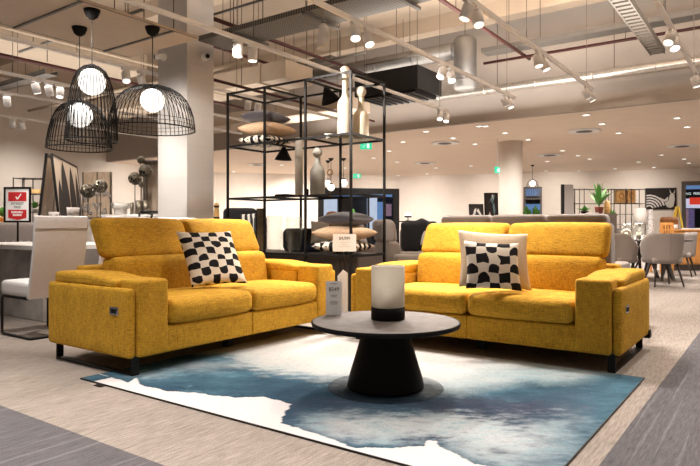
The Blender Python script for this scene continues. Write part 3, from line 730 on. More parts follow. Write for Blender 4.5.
for (px, py, lab) in ((445, 143, 'round ceiling air vent above the pictures'), (425, 163, 'round ceiling air vent farther back above the window'), (584, 131, 'round ceiling air vent with dark half, nearest the bulkhead'), (549.6, 155, 'round ceiling air vent beyond the round column'), (682, 146, 'round ceiling air vent at the right side'), (257.6, 164.6, 'round ceiling air vent seen through the shelf')):
    p = atz(px, py, 2.99)
    if vp is None:
        vp = thing('air_vent', lab, 'air vent', p, 0, 'ceiling air vents')
        b = MB(); b.lathe([(.20, .01), (.33, .01), (.34, -.01), (.28, -.02), (.20, .0)], (0, 0, 0), 28); b.build('collar', M['whitemetal'], vp)
        b = MB(); b.lathe([(.03, -.03), (.16, -.02), (.165, 0)], (0, 0, 0), 28); b.build('diffuser', M['greymetal'], vp); b = MB(); b.lathe([(.165, -.012), (.20, -.006), (.205, 0)], (0, 0, 0), 28); b.build('inner_ring', M['whitemetal'], vp)
    else: dup(vp, p, None, lab)
# exit signs
for (px, py, Y, rz, lab) in ((366, 146, 13.5, YAW, 'green running man exit sign right of the cream bottles'), (357, 176, 20.5, YAW, 'farther green exit sign seen between shelf posts'), (497.3, 170, 13.6, YAW + .9, 'green exit sign at the left side of the round column')):
    p = at(px, py, Y); w, h = (.26, .15) if rz == YAW else (.2, .13)
    T = thing('exit_sign', lab, 'exit sign', p, rz, 'green exit signs')
    b = MB(); b.box(-w / 2, w / 2, -.02, .02, -h / 2, h / 2); b.build('panel', M['green'], T)
    b = MB(); b.tube([(0, 0, h / 2), (0, 0, 2.999 - p.z)], .008, 6); b.build('hanger_rod', M['whitemetal'], T)
    b = MB(); b.M = mats_of(Vector((w / .26, 0, 0)), Vector((0, 1, 0)), Vector((0, 0, h / .15)), Vector((0, 0, 0)))
    b.box(.02, .075, -.024, -.02, -.05, .05)                       # doorway
    b.lathe([(1e-7, 0), (.013, .0), (.013, .004), (1e-7, .004)], (-.03, -.022, .04), 10)
    b.bar((-.035, -.022, .02), (-.055, -.022, -.015), .02, .004); b.bar((-.055, -.022, -.015), (-.035, -.022, -.05), .013, .004); b.bar((-.05, -.022, -.012), (-.085, -.022, -.035), .013, .004); b.bar((-.035, -.022, .018), (-.005, -.022, .0), .011, .004)
    b.bar((-.11, -.022, 0), (-.085, -.022, 0), .014, .004)
    b.build('running_man', M['signwhite'], T)

# ------------------------------------------------------------------ yellow sofas
def lean(k, z0=0.0):
    return lambda p, H: Vector((p.x, p.y + k * (p.z + H[2] - z0), p.z))
def smooth(a, b, x): x = max(0, min(1, (x - a) / (b - a))); return x * x * (3 - 2 * x)
def sofa(name, label, loc, rz, W=2.25, D=1.04, htop=1.055, glide=0.0, back=0.0):
    T = thing(name, label, 'sofa', loc, rz, 'yellow two seat sofas')
    Y = M['yellow']; aw, pw = .245, .06; xi = pw + aw; mid = W / 2
    b = MB()
    b.soft(xi - .02, mid, .012, D - .2, .12, .305, .018); b.soft(mid, W - xi + .02, .012, D - .2, .12, .305, .018)
    b.soft(xi - .10, W - xi + .10, D - .20, D - .02, .12, .69, .03); b.soft(pw, xi - .1, D - .2, D - .03, .12, .55, .03); b.soft(W - xi + .1, W - pw, D - .2, D - .03, .12, .55, .03)
    b.build('frame', Y, T)
    for sd in (0, 1):
        def mx(x0, x1): return (x0, x1) if sd == 0 else (W - x1, W - x0)
        x0, x1 = mx(pw + .004, xi)
        b = MB(); b.soft(x0, x1, 0, .25, .12, .634, .026); b.soft(x0, x1, .252, D - .06, .12, .575, .02)
        arm = b.build('arm', Y, T)
        x0, x1 = mx(.020, xi + .004)
        def slope(p, H): return Vector((p.x, p.y, p.z - .03 * (1 - smooth(0, .35, p.y + H[1])) * (p.z + H[2]) / (2 * H[2])))
        b = MB(); b.soft(x0, x1, .205, D - .05, .565, .657, .032, (0, 0, .006), 8, slope); b.build('arm_pad', Y, arm)
        x0, x1 = mx(0, pw)
        b = MB(); b.soft(x0, x1, .022, D, .12, .580, .026, (.006, 0, 0)); pan = b.build('side_panel', Y, arm)
        xs = -.003 if sd == 0 else W + .003
        b = MB(); b.box(xs - .006, xs + .006, .13, .225, .40, .455); c = b.build('recline_control', M['chrome'], arm, .003)
        b = MB(); b.box(xs - .009, xs + .009, .148, .175, .413, .442); b.box(xs - .009, xs + .009, .182, .208, .413, .442); b.build('control_button', M['black'], arm)
        # sled leg
        x0, x1 = mx(.045, .095)
        b = MB(); b.box(x0, x1, .045, .06, 0, .125); b.box(x0, x1, D - .055, D - .04, 0, .125); b.box(x0, x1, .06, D - .055, 0, .012)
        if glide: b.box(x0, x1, D - .07, D - .04, -glide, 0)
        b.build('sled_leg', M['black'], T)
    for k in (0, 1):
        x0, x1 = (xi + .004, mid - .003) if k == 0 else (mid + .003, W - xi - .004)
        b = MB(); b.soft(x0, x1, -.012, .66, .312, .475, .055, (0, .012, .022), 10); b.build('seat_cushion', Y, T)
        b = MB(); b.soft(x0 - (0 if k == 0 else 0), x1 + (.03 if k and back else 0), .585 + back, .80 + back, .42, .752, .05, (0, .02, .008), 9, lean(.16)); bc = b.build('back_cushion', Y, T)
        b = MB(); b.soft(x0 - (.015 if k == 0 else -.004), x1 + ((.045 if back else .015) if k else -.004), .70 + back, .865 + back, .745, htop, .05, (0, .018, .01), 9, lean(.50)); b.build('headrest', Y, T)
    for (x, y) in ((.4, .75), (W - .4, .75), (mid, .3)):
        b = MB(); b.box(x - .03, x + .03, y - .03, y + .03, -glide if y > .5 and glide else 0.0, .12); b.build('support_foot', M['black'], T)
    return T
sofaL = sofa('sofa', 'yellow fabric sofa at left with its side arm toward us and one patterned cushion', (-3.432, 2.342, .009), R(90), glide=.009)
sofaR = sofa('sofa', 'yellow fabric sofa at right facing us with two cushions', (-3.114, 4.328, 0), 0, htop=1.028, D=1.09, back=.045)
b = MB(); b.box(2.20, 2.262, 1.02, 1.09, .095, .16); o = b.build('power_box', M['black'], sofaR, .004)
b = MB(); b.box(2.264, 2.268, 1.035, 1.07, .11, .145); b.build('power_socket', M['greymetal'], o)

# cushions
def cushion(label, loc, rot, w, h, t, m, group=None, trim=None):
    b = MB(); b.pillow(w, h, t)
    if not trim: return single('scatter_cushion', b, m, label, 'cushion', loc, 0, group, rot=rot)
    T = thing('scatter_cushion', label, 'cushion', loc, 0, group); T.rotation_euler = rot
    b.build('cover', m, T); return T
def frame_rot(xa, ya):                # euler from cushion's x and y directions
    xa = Vector(xa).normalized(); ya = Vector(ya); ya = (ya - xa * ya.dot(xa)).normalized(); z = xa.cross(ya)
    return mats_of(xa, ya, z, (0, 0, 0)).to_euler()
A1 = check_arch('arch_check_left', .48, 6, 8, rot=.1); A2 = check_arch('arch_check_right', .44, 5, 6); A3 = check_arch('arch_check_pile', .5, 8, 9)
BL = Vector((-3.83, 3.18, .49)); BR = BL + Vector((.10, .44, .0)); TL = BL + Vector((-.275, .02, .43)); TR = TL + BR - BL
cushion('black and cream checked cushion leaning on the left sofa', (BL + BR + TL + TR) / 4 + Vector((.08, -.02, .035)), frame_rot(BR - BL + TR - TL, TL - BL + TR - BR), .51, .52, .15, A1)
def onsofa(px, py, Y): return at(px, py, Y)
BL, BR, TL, TR = at(458, 287, 4.72), at(522, 290, 4.72), at(464, 232.5, 4.90), at(528, 236.5, 4.90)
cc = (BL + BR + TL + TR) / 4
cushion('plain cream boucle cushion behind the checked one on the right sofa', cc + room(0, -.03, .012), frame_rot(BR - BL + TR - TL, TL - BL + TR - BR), .57, .48, .11, M['creamfab'])
BL, BR, TL, TR = at(463.5, 289, 4.60), at(513.5, 291.5, 4.60), at(468, 243.5, 4.75), at(519, 245.5, 4.75)
cc = (BL + BR + TL + TR) / 4
cushion('black and cream checked cushion in front of a cream cushion on the right sofa', cc + room(0, -.05, .014), frame_rot(BR - BL + TR - TL, TL - BL + TR - BR), .425, .39, .09, A2)

# ------------------------------------------------------------------ rug
RX, RY, RW, RH = -3.715, 2.17, 2.99, 2.147
def rugpt(px, py): p = atz(px, py, .008); return (p.x - RX, p.y - RY)
edge_px = [(118, 379.5), (128, 383), (136, 377.5), (140, 384), (150, 387.5), (165, 391), (200, 393.5), (215, 396), (240, 397.5), (262, 397), (275, 400), (291, 404), (284, 414), (282, 423), (296, 428), (314, 433), (335, 441), (357, 448), (390, 448), (425, 446), (429, 441), (437, 442), (442, 448), (453, 453), (475, 463), (505, 472), (545, 478)]
edge = [rugpt(*p) for p in edge_px]; edge = [(-.2, edge[0][1] + .02)] + edge + [(3.4, edge[-1][1] + .02)]
up_px = [(60, 352), (150, 347), (232, 357), (245, 366), (280, 373), (311, 378), (345, 380), (400, 388), (430, 393), (452, 394), (490, 388), (530, 381), (560, 384), (590, 380), (612, 374), (640, 372)]
upc = [rugpt(*p) for p in up_px]
def wash(px, py, rx, ry, k): return (rugpt(px, py), rx / 162.0, ry / 44.0, k)
blobs = [wash(*q) for q in ((352, 424, 42, 10, .75), (400, 427, 60, 9, .85), (452, 425, 40, 9, .7), (545, 446, 75, 18, .85), (490, 437, 45, 12, .7), (590, 425, 30, 12, .3), (205, 366, 40, 8, .4), (150, 375, 30, 6, .3))]
darks = [wash(*q) for q in ((520, 412, 75, 13, 1.0), (455, 405, 60, 9, .9), (590, 402, 45, 12, .7), (300, 396, 60, 12, .85), (345, 406, 50, 8, .7), (270, 385, 50, 10, .5), (288, 415, 14, 12, .7), (330, 434, 40, 6, .5), (428, 440, 30, 5, .6), (600, 386, 35, 7, .4), (180, 388, 60, 6, .35))]
dirx, diry = CA, SA                    # the wash runs along this diagonal of the rug
def inside_white(s, t):
    """below the ink edge (toward the front hem)?  even-odd test on the edge polyline closed through the hem"""
    c = False; P = edge + [(3.4, -1.0), (-.2, -1.0)]
    j = len(P) - 1
    for i in range(len(P)):
        (xi, yi), (xj, yj) = P[i], P[j]
        if (yi > t) != (yj > t) and s < (xj - xi) * (t - yi) / (yj - yi) + xi: c = not c
        j = i
    return c
def seg_dist(s, t, P):
    best = 9
    for (x0, y0), (x1, y1) in zip(P, P[1:]):
        dx, dy = x1 - x0, y1 - y0; l = dx * dx + dy * dy; u = max(0, min(1, ((s - x0) * dx + (t - y0) * dy) / l)) if l else 0
        best = min(best, (s - x0 - u * dx) ** 2 + (t - y0 - u * dy) ** 2)
    return sqrt(best)
UPP = upc + [(5, 4), (-3, 4)]
def above(s, t):
    c = False; P = upc + [(3.6, 2.6), (-.4, 2.6)]
    j = len(P) - 1
    for i in range(len(P)):
        (xi, yi), (xj, yj) = P[i], P[j]
        if (yi > t) != (yj > t) and s < (xj - xi) * (t - yi) / (yj - yi) + xi: c = not c
        j = i
    return c
def lerp(a, b, f): f = max(0, min(1, f)); return tuple(x + (y - x) * f for x, y in zip(a, b))
WHITE, PALE, AQUA, TEAL, DEEP, VIOLET = (.60, .585, .60), (.36, .40, .415), (.22, .33, .375), (.060, .138, .195), (.020, .048, .080), (.050, .056, .095)
def fb(x, y, z, o=4, g=.55):
    r = 0; a = 1; f = 1
    for i in range(o): r += a * noise.noise(Vector((x * f, y * f, z + 7 * i))); a *= g; f *= 2.1
    return r
def rug_col(s, t):
    u0 = s * dirx + t * diry; v0 = -s * diry + t * dirx
    n3 = noise.noise(Vector((s * 28, t * 28, 7))); n4 = noise.noise(Vector((s * 90, t * 90, 2)))
    es, et = s + .018 * fb(s * 9, t * 9, 4, 4), t + .018 * fb(s * 9, t * 9, 14, 4)
    if inside_white(es, et) and not (es < .17 and et < .12 and es + et * .2 < .16):
        return lerp(WHITE, PALE, .06 + .05 * n3)
    d = seg_dist(es, et, edge) if not above(s, t) else 1.0
    A_ = fb(u0 * 2.2, v0 * 5, 21, 5, .6); B_ = fb(u0 * 6, v0 * 14, 31, 4, .65); C_ = fb(u0 * 3, v0 * 3, 41, 5, .6)
    c = lerp(TEAL, DEEP, .42 + .55 * A_ + .25 * B_)
    c = lerp(c, (.105, .205, .265), smooth(.15, .8, C_ + .3 * B_))
    ws, wt = s + .07 * A_ + .03 * B_, t + .07 * C_ + .04 * B_
    for ((bx, by), ra, rb, k) in darks:
        u = (ws - bx) * dirx + (wt - by) * diry; v = -(ws - bx) * diry + (wt - by) * dirx
        c = lerp(c, lerp(VIOLET, DEEP, .3 + .5 * B_) if bx > 1.5 else DEEP, k * smooth(1.35, .3, sqrt((u / ra) ** 2 + (v / rb) ** 2) + .3 * A_ + .2 * n4))
    for ((bx, by), ra, rb, k) in blobs:
        u = (ws - bx) * dirx + (wt - by) * diry; v = -(ws - bx) * diry + (wt - by) * dirx
        c = lerp(c, lerp(AQUA, WHITE, .55 + .5 * B_ + .2 * n4), k * smooth(1.4, .1, sqrt((u / ra) ** 2 + (v / rb) ** 2) + .55 * B_ + .3 * n4))
    c = lerp(c, DEEP, .7 * smooth(.07, .0, d) * (.7 + .4 * n3))
    dd = seg_dist(ws, wt, upc) * (1 if above(ws, wt) else -1)
    w = smooth(-.14, .14, dd + .07 * A_ + .06 * B_ + .03 * n4)
    up = lerp((.45, .435, .425), PALE, smooth(.5, .05, dd + .12 * C_) * .8 + .4 * max(0, A_))
    k = smooth(1.55, 2.5, s + .12 * C_)
    up = lerp(up, lerp(PALE, AQUA, .5 + .6 * A_ + .4 * B_), .85 * k)
    c = lerp(c, up, w)
    e = smooth(2.45, 2.95, s + .12 * A_ + .1 * B_ + .12 * (t - 1.9)); c = lerp(c, lerp(TEAL, DEEP, .25 + .5 * A_ + .3 * B_), .85 * e)
    return tuple(max(.01, x * (1 + .16 * n4 + .10 * n3)) for x in c)
def make_rug():
    nx, ny = 400, 288; bev = .07
    T = thing('area_rug', 'white and teal watercolour rug under the round coffee table', 'rug', (RX, RY, 0))
    vs = []; fs = []; cols = []
    for j in range(ny + 1):
        for i in range(nx + 1):
            s, t = RW * i / nx, RH * j / ny
            vs.append((s, t, .009)); cols.append((*rug_col(s, t), 1))
    for j in range(ny):
        for i in range(nx):
            a = j * (nx + 1) + i; fs.append((a, a + 1, a + nx + 2, a + nx + 1))
    # the right back corner is clipped round like the photo's hem
    me = bpy.data.meshes.new('pile'); me.from_pydata(vs, [], fs)
    at_ = me.color_attributes.new('wash', 'FLOAT_COLOR', 'POINT'); at_.data.foreach_set('color', [x for c in cols for x in c])
    n = NB('watercolour_pile', .95); a = n.N.new('ShaderNodeAttribute'); a.attribute_name = 'wash'
    g = n.noise(n.co, 130, 3); n.base(n.mix(1.0, a.outputs['Color'], n.vec(*[n.rng(g, .25, .75, .86, 1.12)] * 3), 'MULTIPLY')); n.bump(g, .4, .004); n.b.inputs['Specular IOR Level'].default_value = .1
    me.materials.append(n.m)
    for p in me.polygons: p.use_smooth = True
    o = bpy.data.objects.new('pile', me); COL.objects.link(o); o.parent = T
    b = MB(); e = .006
    b.box(-e, RW + e, -e, 0, .0, .0095); b.box(-e, RW + e, RH, RH + e, 0, .0095); b.box(-e, 0, 0, RH, 0, .0095); b.box(RW, RW + e, 0, RH, 0, .0095); b.box(0, RW, 0, RH, .001, .005)
    b.build('hem', M['black'], T)
    b = MB(); p = rugpt(103, 384); b.box(p[0] - .035, p[0] + .035, -.045, -.004, .001, .006); b.build('maker_tag', M['black'], T)
    return T
make_rug()

# ------------------------------------------------------------------ coffee table and what stands on it
TX, TY, TH = -1.974, 3.133, .42
T = thing('coffee_table', 'round grey topped coffee table on a black cone base', 'coffee table', (TX, TY, .0095))
h = TH - .0095
b = MB(); b.lathe([(1e-7, h - .030), (.440, h - .030), (.452, h - .026), (.456, h - .015), (.456, h - .002), (.452, h), (.446, h), (.446, h - .001)], (0, 0, 0), 72); b.build('table_rim', M['blackmatt'], T)
b = MB(); b.lathe([(.447, h - .004), (.447, h - .0005), (1e-7, h - .0005)], (0, 0, 0), 72, True); b.build('tabletop', M['tabletop'], T)
b = MB(); b.lathe([(.236, .012), (.236, .02), (.222, .08), (.195, .17), (.165, .27), (.148, .35), (.145, h - .03)], (0, 0, 0), 64); b.build('pedestal', M['blackmatt'], T)
b = MB(); b.lathe([(1e-7, 0), (.352, 0), (.355, .004), (.352, .008), (1e-7, .008)], (0, 0, 0), 72); b.build('tinted_disc', M['disc_tint'], T)  # thin see-through disc, slightly darkened, lying around the pedestal
lamp = thing('table_lamp', 'white frosted cylinder lamp with black base on the coffee table', 'lamp', (-1.995, 3.195, TH))
b = MB(); b.lathe([(1e-7, 0), (.103, 0), (.106, .003), (.106, .074), (.10, .076), (1e-7, .076)], (0, 0, 0), 48); b.build('lamp_base', M['blackmatt'], lamp)
b = MB(); b.lathe([(.099, .09), (.096, .076), (.104, .082), (.105, .325), (.101, .334), (.095, .336), (.097, .334), (.100, .325), (.099, .09)], (0, 0, 0), 48); b.build('glass_shade', M['lampwhite'], lamp)
# price card on the table
p = at(333, 312, 4.06)
card = thing('price_card', 'small upright white price card on the coffee table', 'price card', (-2.375, 3.135, TH), YAW)
b = MB(); b.box(-.052, .052, -.0015, .0015, .0, .222); b.box(-.052, .052, .0015, .055, 0, .002); b.build('card', M['paper'], card)
text('$549', .034, M['ink'], card, (0, -.0022, .168), (R(90), 0, 0))
for i, (w, z) in enumerate(((.036, .205), (.044, .130), (.036, .120), (.044, .088), (.058, .080), (.040, .072))):
    b = MB(); b.box(-w / 2, w / 2, -.0024, -.0015, z - .0022, z + .0022); b.build('print_line', M['palenk'], card)
# price stand behind the sofas' corner
p = at(344.5, 252, 6.15)
st = thing('price_stand', 'white landscape price sign on black stand between the sofas', 'price sign', (p.x, p.y, 0), YAW)
zc0, zc1 = zat(251.5, 6.15), zat(234, 6.15); w = 23.5 / FPX * 6.15
b = MB(); b.box(-w / 2, w / 2, -.004, .004, zc0, zc1); b.build('sign_card', M['paper'], st)
text('$4,999', .044, M['ink'], st, (0, -.005, zc1 - .045), (R(90), 0, 0), sx=.95)
for i, (ww, z) in enumerate(((.10, .085), (.06, .105), (.12, .125))):
    b = MB(); b.box(-ww / 2, ww / 2, -.0052, -.004, zc1 - z - .0015, zc1 - z + .0015); b.build('print_line', M['palenk'], st)
for x in (-.045, .0, .055):
    b = MB(); b.box(x - .009, x + .009, -.004, .012, .02, zc0); b.build('pole', M['black'], st)
b = MB(); b.box(-.12, .12, -.09, .09, 0, .02); b.build('base_plate', M['black'], st)
p = room(-.068, 5.55)
fl = thing('leaflet_stand', 'narrow white folded placard standing in the gap between the sofas', 'placard', (p.x, p.y, .0), YAW)
zt = zat(271, 5.55)
b = MB(); b.prism([(-.047, 0, 0), (.047, 0, 0), (.047, 0, zt - .02), (.005, 0, zt + .012), (-.047, 0, zt - .045)], (0, .012, 0)); b.prism([(-.047, .012, 0), (.047, .012, 0), (.047, .09, 0), (-.047, .09, 0)], (0, 0, .01)); b.build('folded_card', M['paper'], fl)

# ------------------------------------------------------------------ black display shelf
SX, SY, BW, BD = -5.915, 5.494, .665, .70
LV = [.668, 1.366, 2.05, 2.744]
S = thing('display_shelf', 'tall open black metal display shelf behind the left sofa', 'shelf', (SX, SY, 0))
q = .0125
for i in range(4):
    for y in (0, BD):
        b = MB(); b.box(i * BW - q, i * BW + q, y - q, y + q, 0, LV[3] + q); b.build('post', M['black'], S)
for k, z in enumerate(LV):
    for y in (0, BD):
        b = MB(); b.box(q, 3 * BW - q, y - q + .001, y + q - .001, z - q, z + q - .001); b.build('long_rail', M['black'], S)
    for i in range(4):
        b = MB(); b.box(i * BW - q + .001, i * BW + q - .001, q, BD - q, z - q, z + q - .001); b.build('cross_rail', M['black'], S)
for k, bays in ((1, (0, 1, 2)), (2, (0, 2))):
    for i in bays:
        b = MB(); b.box(i * BW + q, (i + 1) * BW - q, q, BD - q, LV[k] + .002, LV[k] + .009); b.build('glass_shelf', M['shelfglass'], S)
b = MB(); b.box(q, 3 * BW - q, q, BD - q, LV[0] - .02, LV[0] + .009); b.build('base_board', M['darkwood'], S)
b = MB(); b.box(q, 3 * BW - q, .10, .12, .03, LV[0] - .021); b.build('base_panel', M['darkwood'], S)
Z = [z + .0095 for z in LV]
def bottle(px, y, z, top_py, wpx, m, label, group, cat='bottle', bodyf=.62):
    p = aty(px, y, z); Yd = -SA * p.x + CA * p.y; r = wpx / 2 / FPX * Yd; H = zat(top_py, Yd) - z
    T = thing('stopper_bottle', label, cat, (p.x, p.y, z), 0, group)
    rb = r * .66
    hb = H * bodyf
    b = MB(); b.lathe([(1e-7, 0), (r * .96, 0), (r, .01), (r, hb), (r * .95, hb + .02), (r * .78, hb + .05), (r * .55, hb + .075), (r * .42, hb + .10), (r * .38, hb + .14), (r * .38, H - rb * 1.8), (r * .42, H - rb * 1.75), (1e-7, H - rb * 1.65)], (0, 0, 0), 32); b.build('body', m, T)
    b = MB(); b.ball((0, 0, H - rb), rb, 24); b.build('ball_stopper', m, T)
    return T
bottle(345, SY + .22, Z[2], 66, 15, M['cream'], 'tall cream ball stopper bottle on the upper shelf', 'ball stopper bottles', bodyf=.46)
bottle(361, SY + .42, Z[2], 86.5, 16, M['cream'], 'shorter cream ball stopper bottle right of the tall one', 'ball stopper bottles', bodyf=.42)
bottle(317.5, SY + .35, Z[1], 147.5, 15, M['sage'], 'smoky grey ball stopper bottle on the middle shelf', 'ball stopper bottles', bodyf=.5)
p = aty(299, SY + .30, Z[1]); Yd = -SA * p.x + CA * p.y
b = MB(); hh = zat(138, Yd) - Z[1]; b.lathe([(1e-7, 0), (.047, 0), (.05, .006), (.05, hh - .03), (.044, hh), (.038, hh), (.042, hh - .04), (1e-7, hh - .04)], (0, 0, 0), 28)
single('tall_vase', b, M['palegrey'], 'tall pale grey cylinder vase left of the smoky bottle', 'vase', p)
p = aty(329, SY + .25, Z[2]); b = MB(); b.lathe([(1e-7, 0), (.03, 0), (.034, .01), (.052, .05), (.055, .062), (.05, .062), (.03, .018), (1e-7, .016)], (0, 0, 0), 24); single('small_bowl', b, M['palegrey'], 'small pale bowl left of the cream bottles', 'bowl', p)
p = aty(330, SY + .45, Z[1]); 
T = thing('ring_ornament', 'small brass ring ornament beside the smoky bottle', 'ornament', p, YAW)
b = MB(); b.tube([(.032 * cos(2 * pi * i / 24), 0, .30 + .032 * sin(2 * pi * i / 24)) for i in range(24)], .008, 8, closed=True); b.build('ring', M['brass'], T)
b = MB(); b.cyl((0, 0, .015), .005, .25, 10); b.cyl((0, 0, 0), .03, .015, 20); b.build('stand', M['brass'], T)
p = aty(286.5, SY + .2, Z[1])
b = MB(); b.box(-.09, .09, -.12, .12, 0, .022); b.box(-.085, .085, -.115, .115, .022, .03); single('flat_book', b, M['blackmatt'], 'thin dark book lying on the middle shelf', 'book', p)
p = aty(307, SY + .5, Z[1]); b = MB(); b.lathe([(1e-7, 0), (.022, 0), (.024, .09), (.02, .11), (1e-7, .11)], (0, 0, 0), 18); single('candle_jar', b, M['blackmatt'], 'small black jar behind the smoky bottle', 'jar', p)
# pile cushions: each squashed flat
def lying(label, c, w, h, t, m, rz, tilt=(0, 0), group=None):
    b = MB(); b.pillow(w, h, t, 16, .05); return single('scatter_cushion', b, m, label, 'cushion', c, 0, group, rot=(tilt[0], tilt[1], rz))
cx, cy = SX + BW / 2, SY + BD / 2
g = 'cushions on the upper shelf'
lying('black and white checked cushion at the bottom of the upper shelf pile', (cx + .02, cy - .02, Z[2] + .075), .52, .52, .15, A3, .1, group=g)
lying('beige fur cushion in the middle of the upper shelf pile', (cx + .05, cy, Z[2] + .225), .58, .56, .20, M['beigefur'], .05, (0, .03), group=g)
lying('dark plum cushion on top of the upper shelf pile', (cx + .0, cy + .02, Z[2] + .39), .49, .48, .19, M['plum'], .0, (.0, .06), group=g)
cx = SX + 2.5 * BW
g = 'cushions on the lowest shelf'
lying('black and white checked cushion at the bottom of the lowest shelf pile', (cx - .02, cy - .02, Z[0] + .085), .58, .52, .17, A3, .1, group=g)
lying('beige cushion in the middle of the lowest shelf pile', (cx - .01, cy, Z[0] + .245), .60, .56, .20, M['beigefur'], -.03, group=g)
lying('dark plum cushion on top of the lowest shelf pile', (cx + .01, cy + .0, Z[0] + .41), .52, .48, .18, M['plum'], .0, group=g)
p = aty(320, SY + .55, Z[0]); b = MB(); b.pillow(.24, .3, .1, 12); single('scatter_cushion', b, M['whitefab'], 'small white cushion peeking out left of the lowest pile', 'cushion', (p.x, p.y, Z[0] + .25), 0, g, rot=(R(75), 0, YAW))
# big clear vases
for (px, yy, r, hpx, lab) in ((274.5, .25, .108, 215.5, 'clear glass cylinder vase on the lowest shelf, left one'), (294, .22, .112, 217, 'clear glass cylinder vase on the lowest shelf, right one')):
    p = aty(px, SY + yy, Z[0]); Yd = -SA * p.x + CA * p.y; H = zat(hpx, Yd) - Z[0]
    b = MB(); b.lathe([(1e-7, 0), (r, 0), (r, H), (r - .006, H), (r - .006, .02), (1e-7, .02)], (0, 0, 0), 36)
    single('glass_vase', b, M['glass'], lab, 'vase', p, group='clear glass vases')
p = aty(300, SY + .44, Z[0]); b = MB(); b.soft(-.22, .19, -.075, .075, 0, .30, .07, n=6); single('bolster_cushion', b, M['blackfab'], 'black bolster cushion standing behind the glass vases', 'cushion', p, YAW)
T = thing('picture_frame', 'tall dark framed picture standing on the lowest shelf beside the zebra cushion', 'picture', (-5.42, 5.60, Z[0]), YAW)
b = MB(); b.box(-.055, .055, -.01, .01, 0, .555); b.build('frame', M['black'], T); b = MB(); b.box(-.042, .042, -.014, -.01, .015, .54); b.build('print', M['oldsilver'], T)
p = at(238, 230, 9.3)
T = thing('wing_chair', 'black wing chair behind the shelf post, left of the dark picture', 'armchair', (p.x, p.y, 0), YAW)
b = MB(); b.soft(-.27, .26, .12, .30, .40, 1.285, .07, (0, .02, .01)); b.build('backrest', M['blackfab'], T)
b = MB(); b.soft(-.42, .42, -.40, .2, .16, .48, .06); b.build('seat', M['navy'], T)
for sx in (-1, 1): b = MB(); x0, x1 = sorted((sx * .30, sx * .42)); b.soft(x0, x1, -.38, .28, .3, 1.16 if sx > 0 else .75, .05); b.build('wing', M['blackfab'], T)
for x in (-.36, .36):
    for y in (-.34, .18): b = MB(); b.cyl((x, y, 0), .02, .17, 10); b.build('leg', M['black'], T)
q_ = room((254 - 350) / FPX * 9.15, 9.15)
b = MB(); b.soft(-.2, .16, -.14, .14, 0, .38, .06); single('box_cushion', b, M['navy'], 'navy box cushion under the zebra cushion on the wing chair', 'cushion', (q_.x, q_.y, .48), YAW)
ZB = zebra('zebra_fabric', 4.0, 3.0)
p = at(252, 226, 9.14); b = MB(); b.pillow(.36, .36, .12, 14); single('scatter_cushion', b, ZB, 'zebra striped cushion half hidden by the left sofa back', 'cushion', (p.x, p.y, 1.03), 0, rot=(R(78), R(-6), YAW))
b = MB(); b.soft(-.2, .2, -.12, .12, 0, .10, .03); single('folded_throw', b, M['navy'], 'dark navy folded throw on the lowest shelf', 'throw', (-4.98, SY + .52, Z[0]), 0)
# cone lamps hanging in the shelf
def cone_lamp(px, y, py_apex, zhang, wpx, hpx, tilt, label):
    p = aty(px, y); Yd = -SA * p.x + CA * p.y; z = zat(py_apex, Yd); w = wpx / FPX * Yd / 2; h = hpx / FPX * Yd
    T = thing('cone_lamp', label, 'lamp', (p.x, p.y, zhang), YAW, 'black cone lamps hung in the shelf')
    d = z - zhang
    b = MB(); b.M = Matrix.Translation((0, 0, d)) @ Euler((0, tilt, 0)).to_matrix().to_4x4()
    b.lathe([(.014, 0), (.02, -.01), (w, -h), (w - .004, -h), (.012, -.012)], (0, 0, 0), 28); b.build('cone_shade', M['blackmatt'], T)
    b = MB(); b.tube([(0, 0, d - .01), (0, 0, 0)], .009, 10); b.tube([(-.02, 0, -.012), (.045, 0, -.012)], .014, 10); b.build('brass_stem', M['brass'], T)
    b = MB(); b.M = Matrix.Translation((0, 0, d)) @ Euler((0, tilt, 0)).to_matrix().to_4x4(); b.ball((0, 0, -h * .75), .03, 14); b.build('bulb', M['frosted'], T)
cone_lamp(325, SY + BD, 86, LV[3] - q, 20, 17, -.35, 'black cone lamp with brass stem hung from the shelf top')
cone_lamp(284, SY + BD, 146, LV[2] - q, 17.5, 14, .05, 'black cone lamp hung under the cushion shelf')

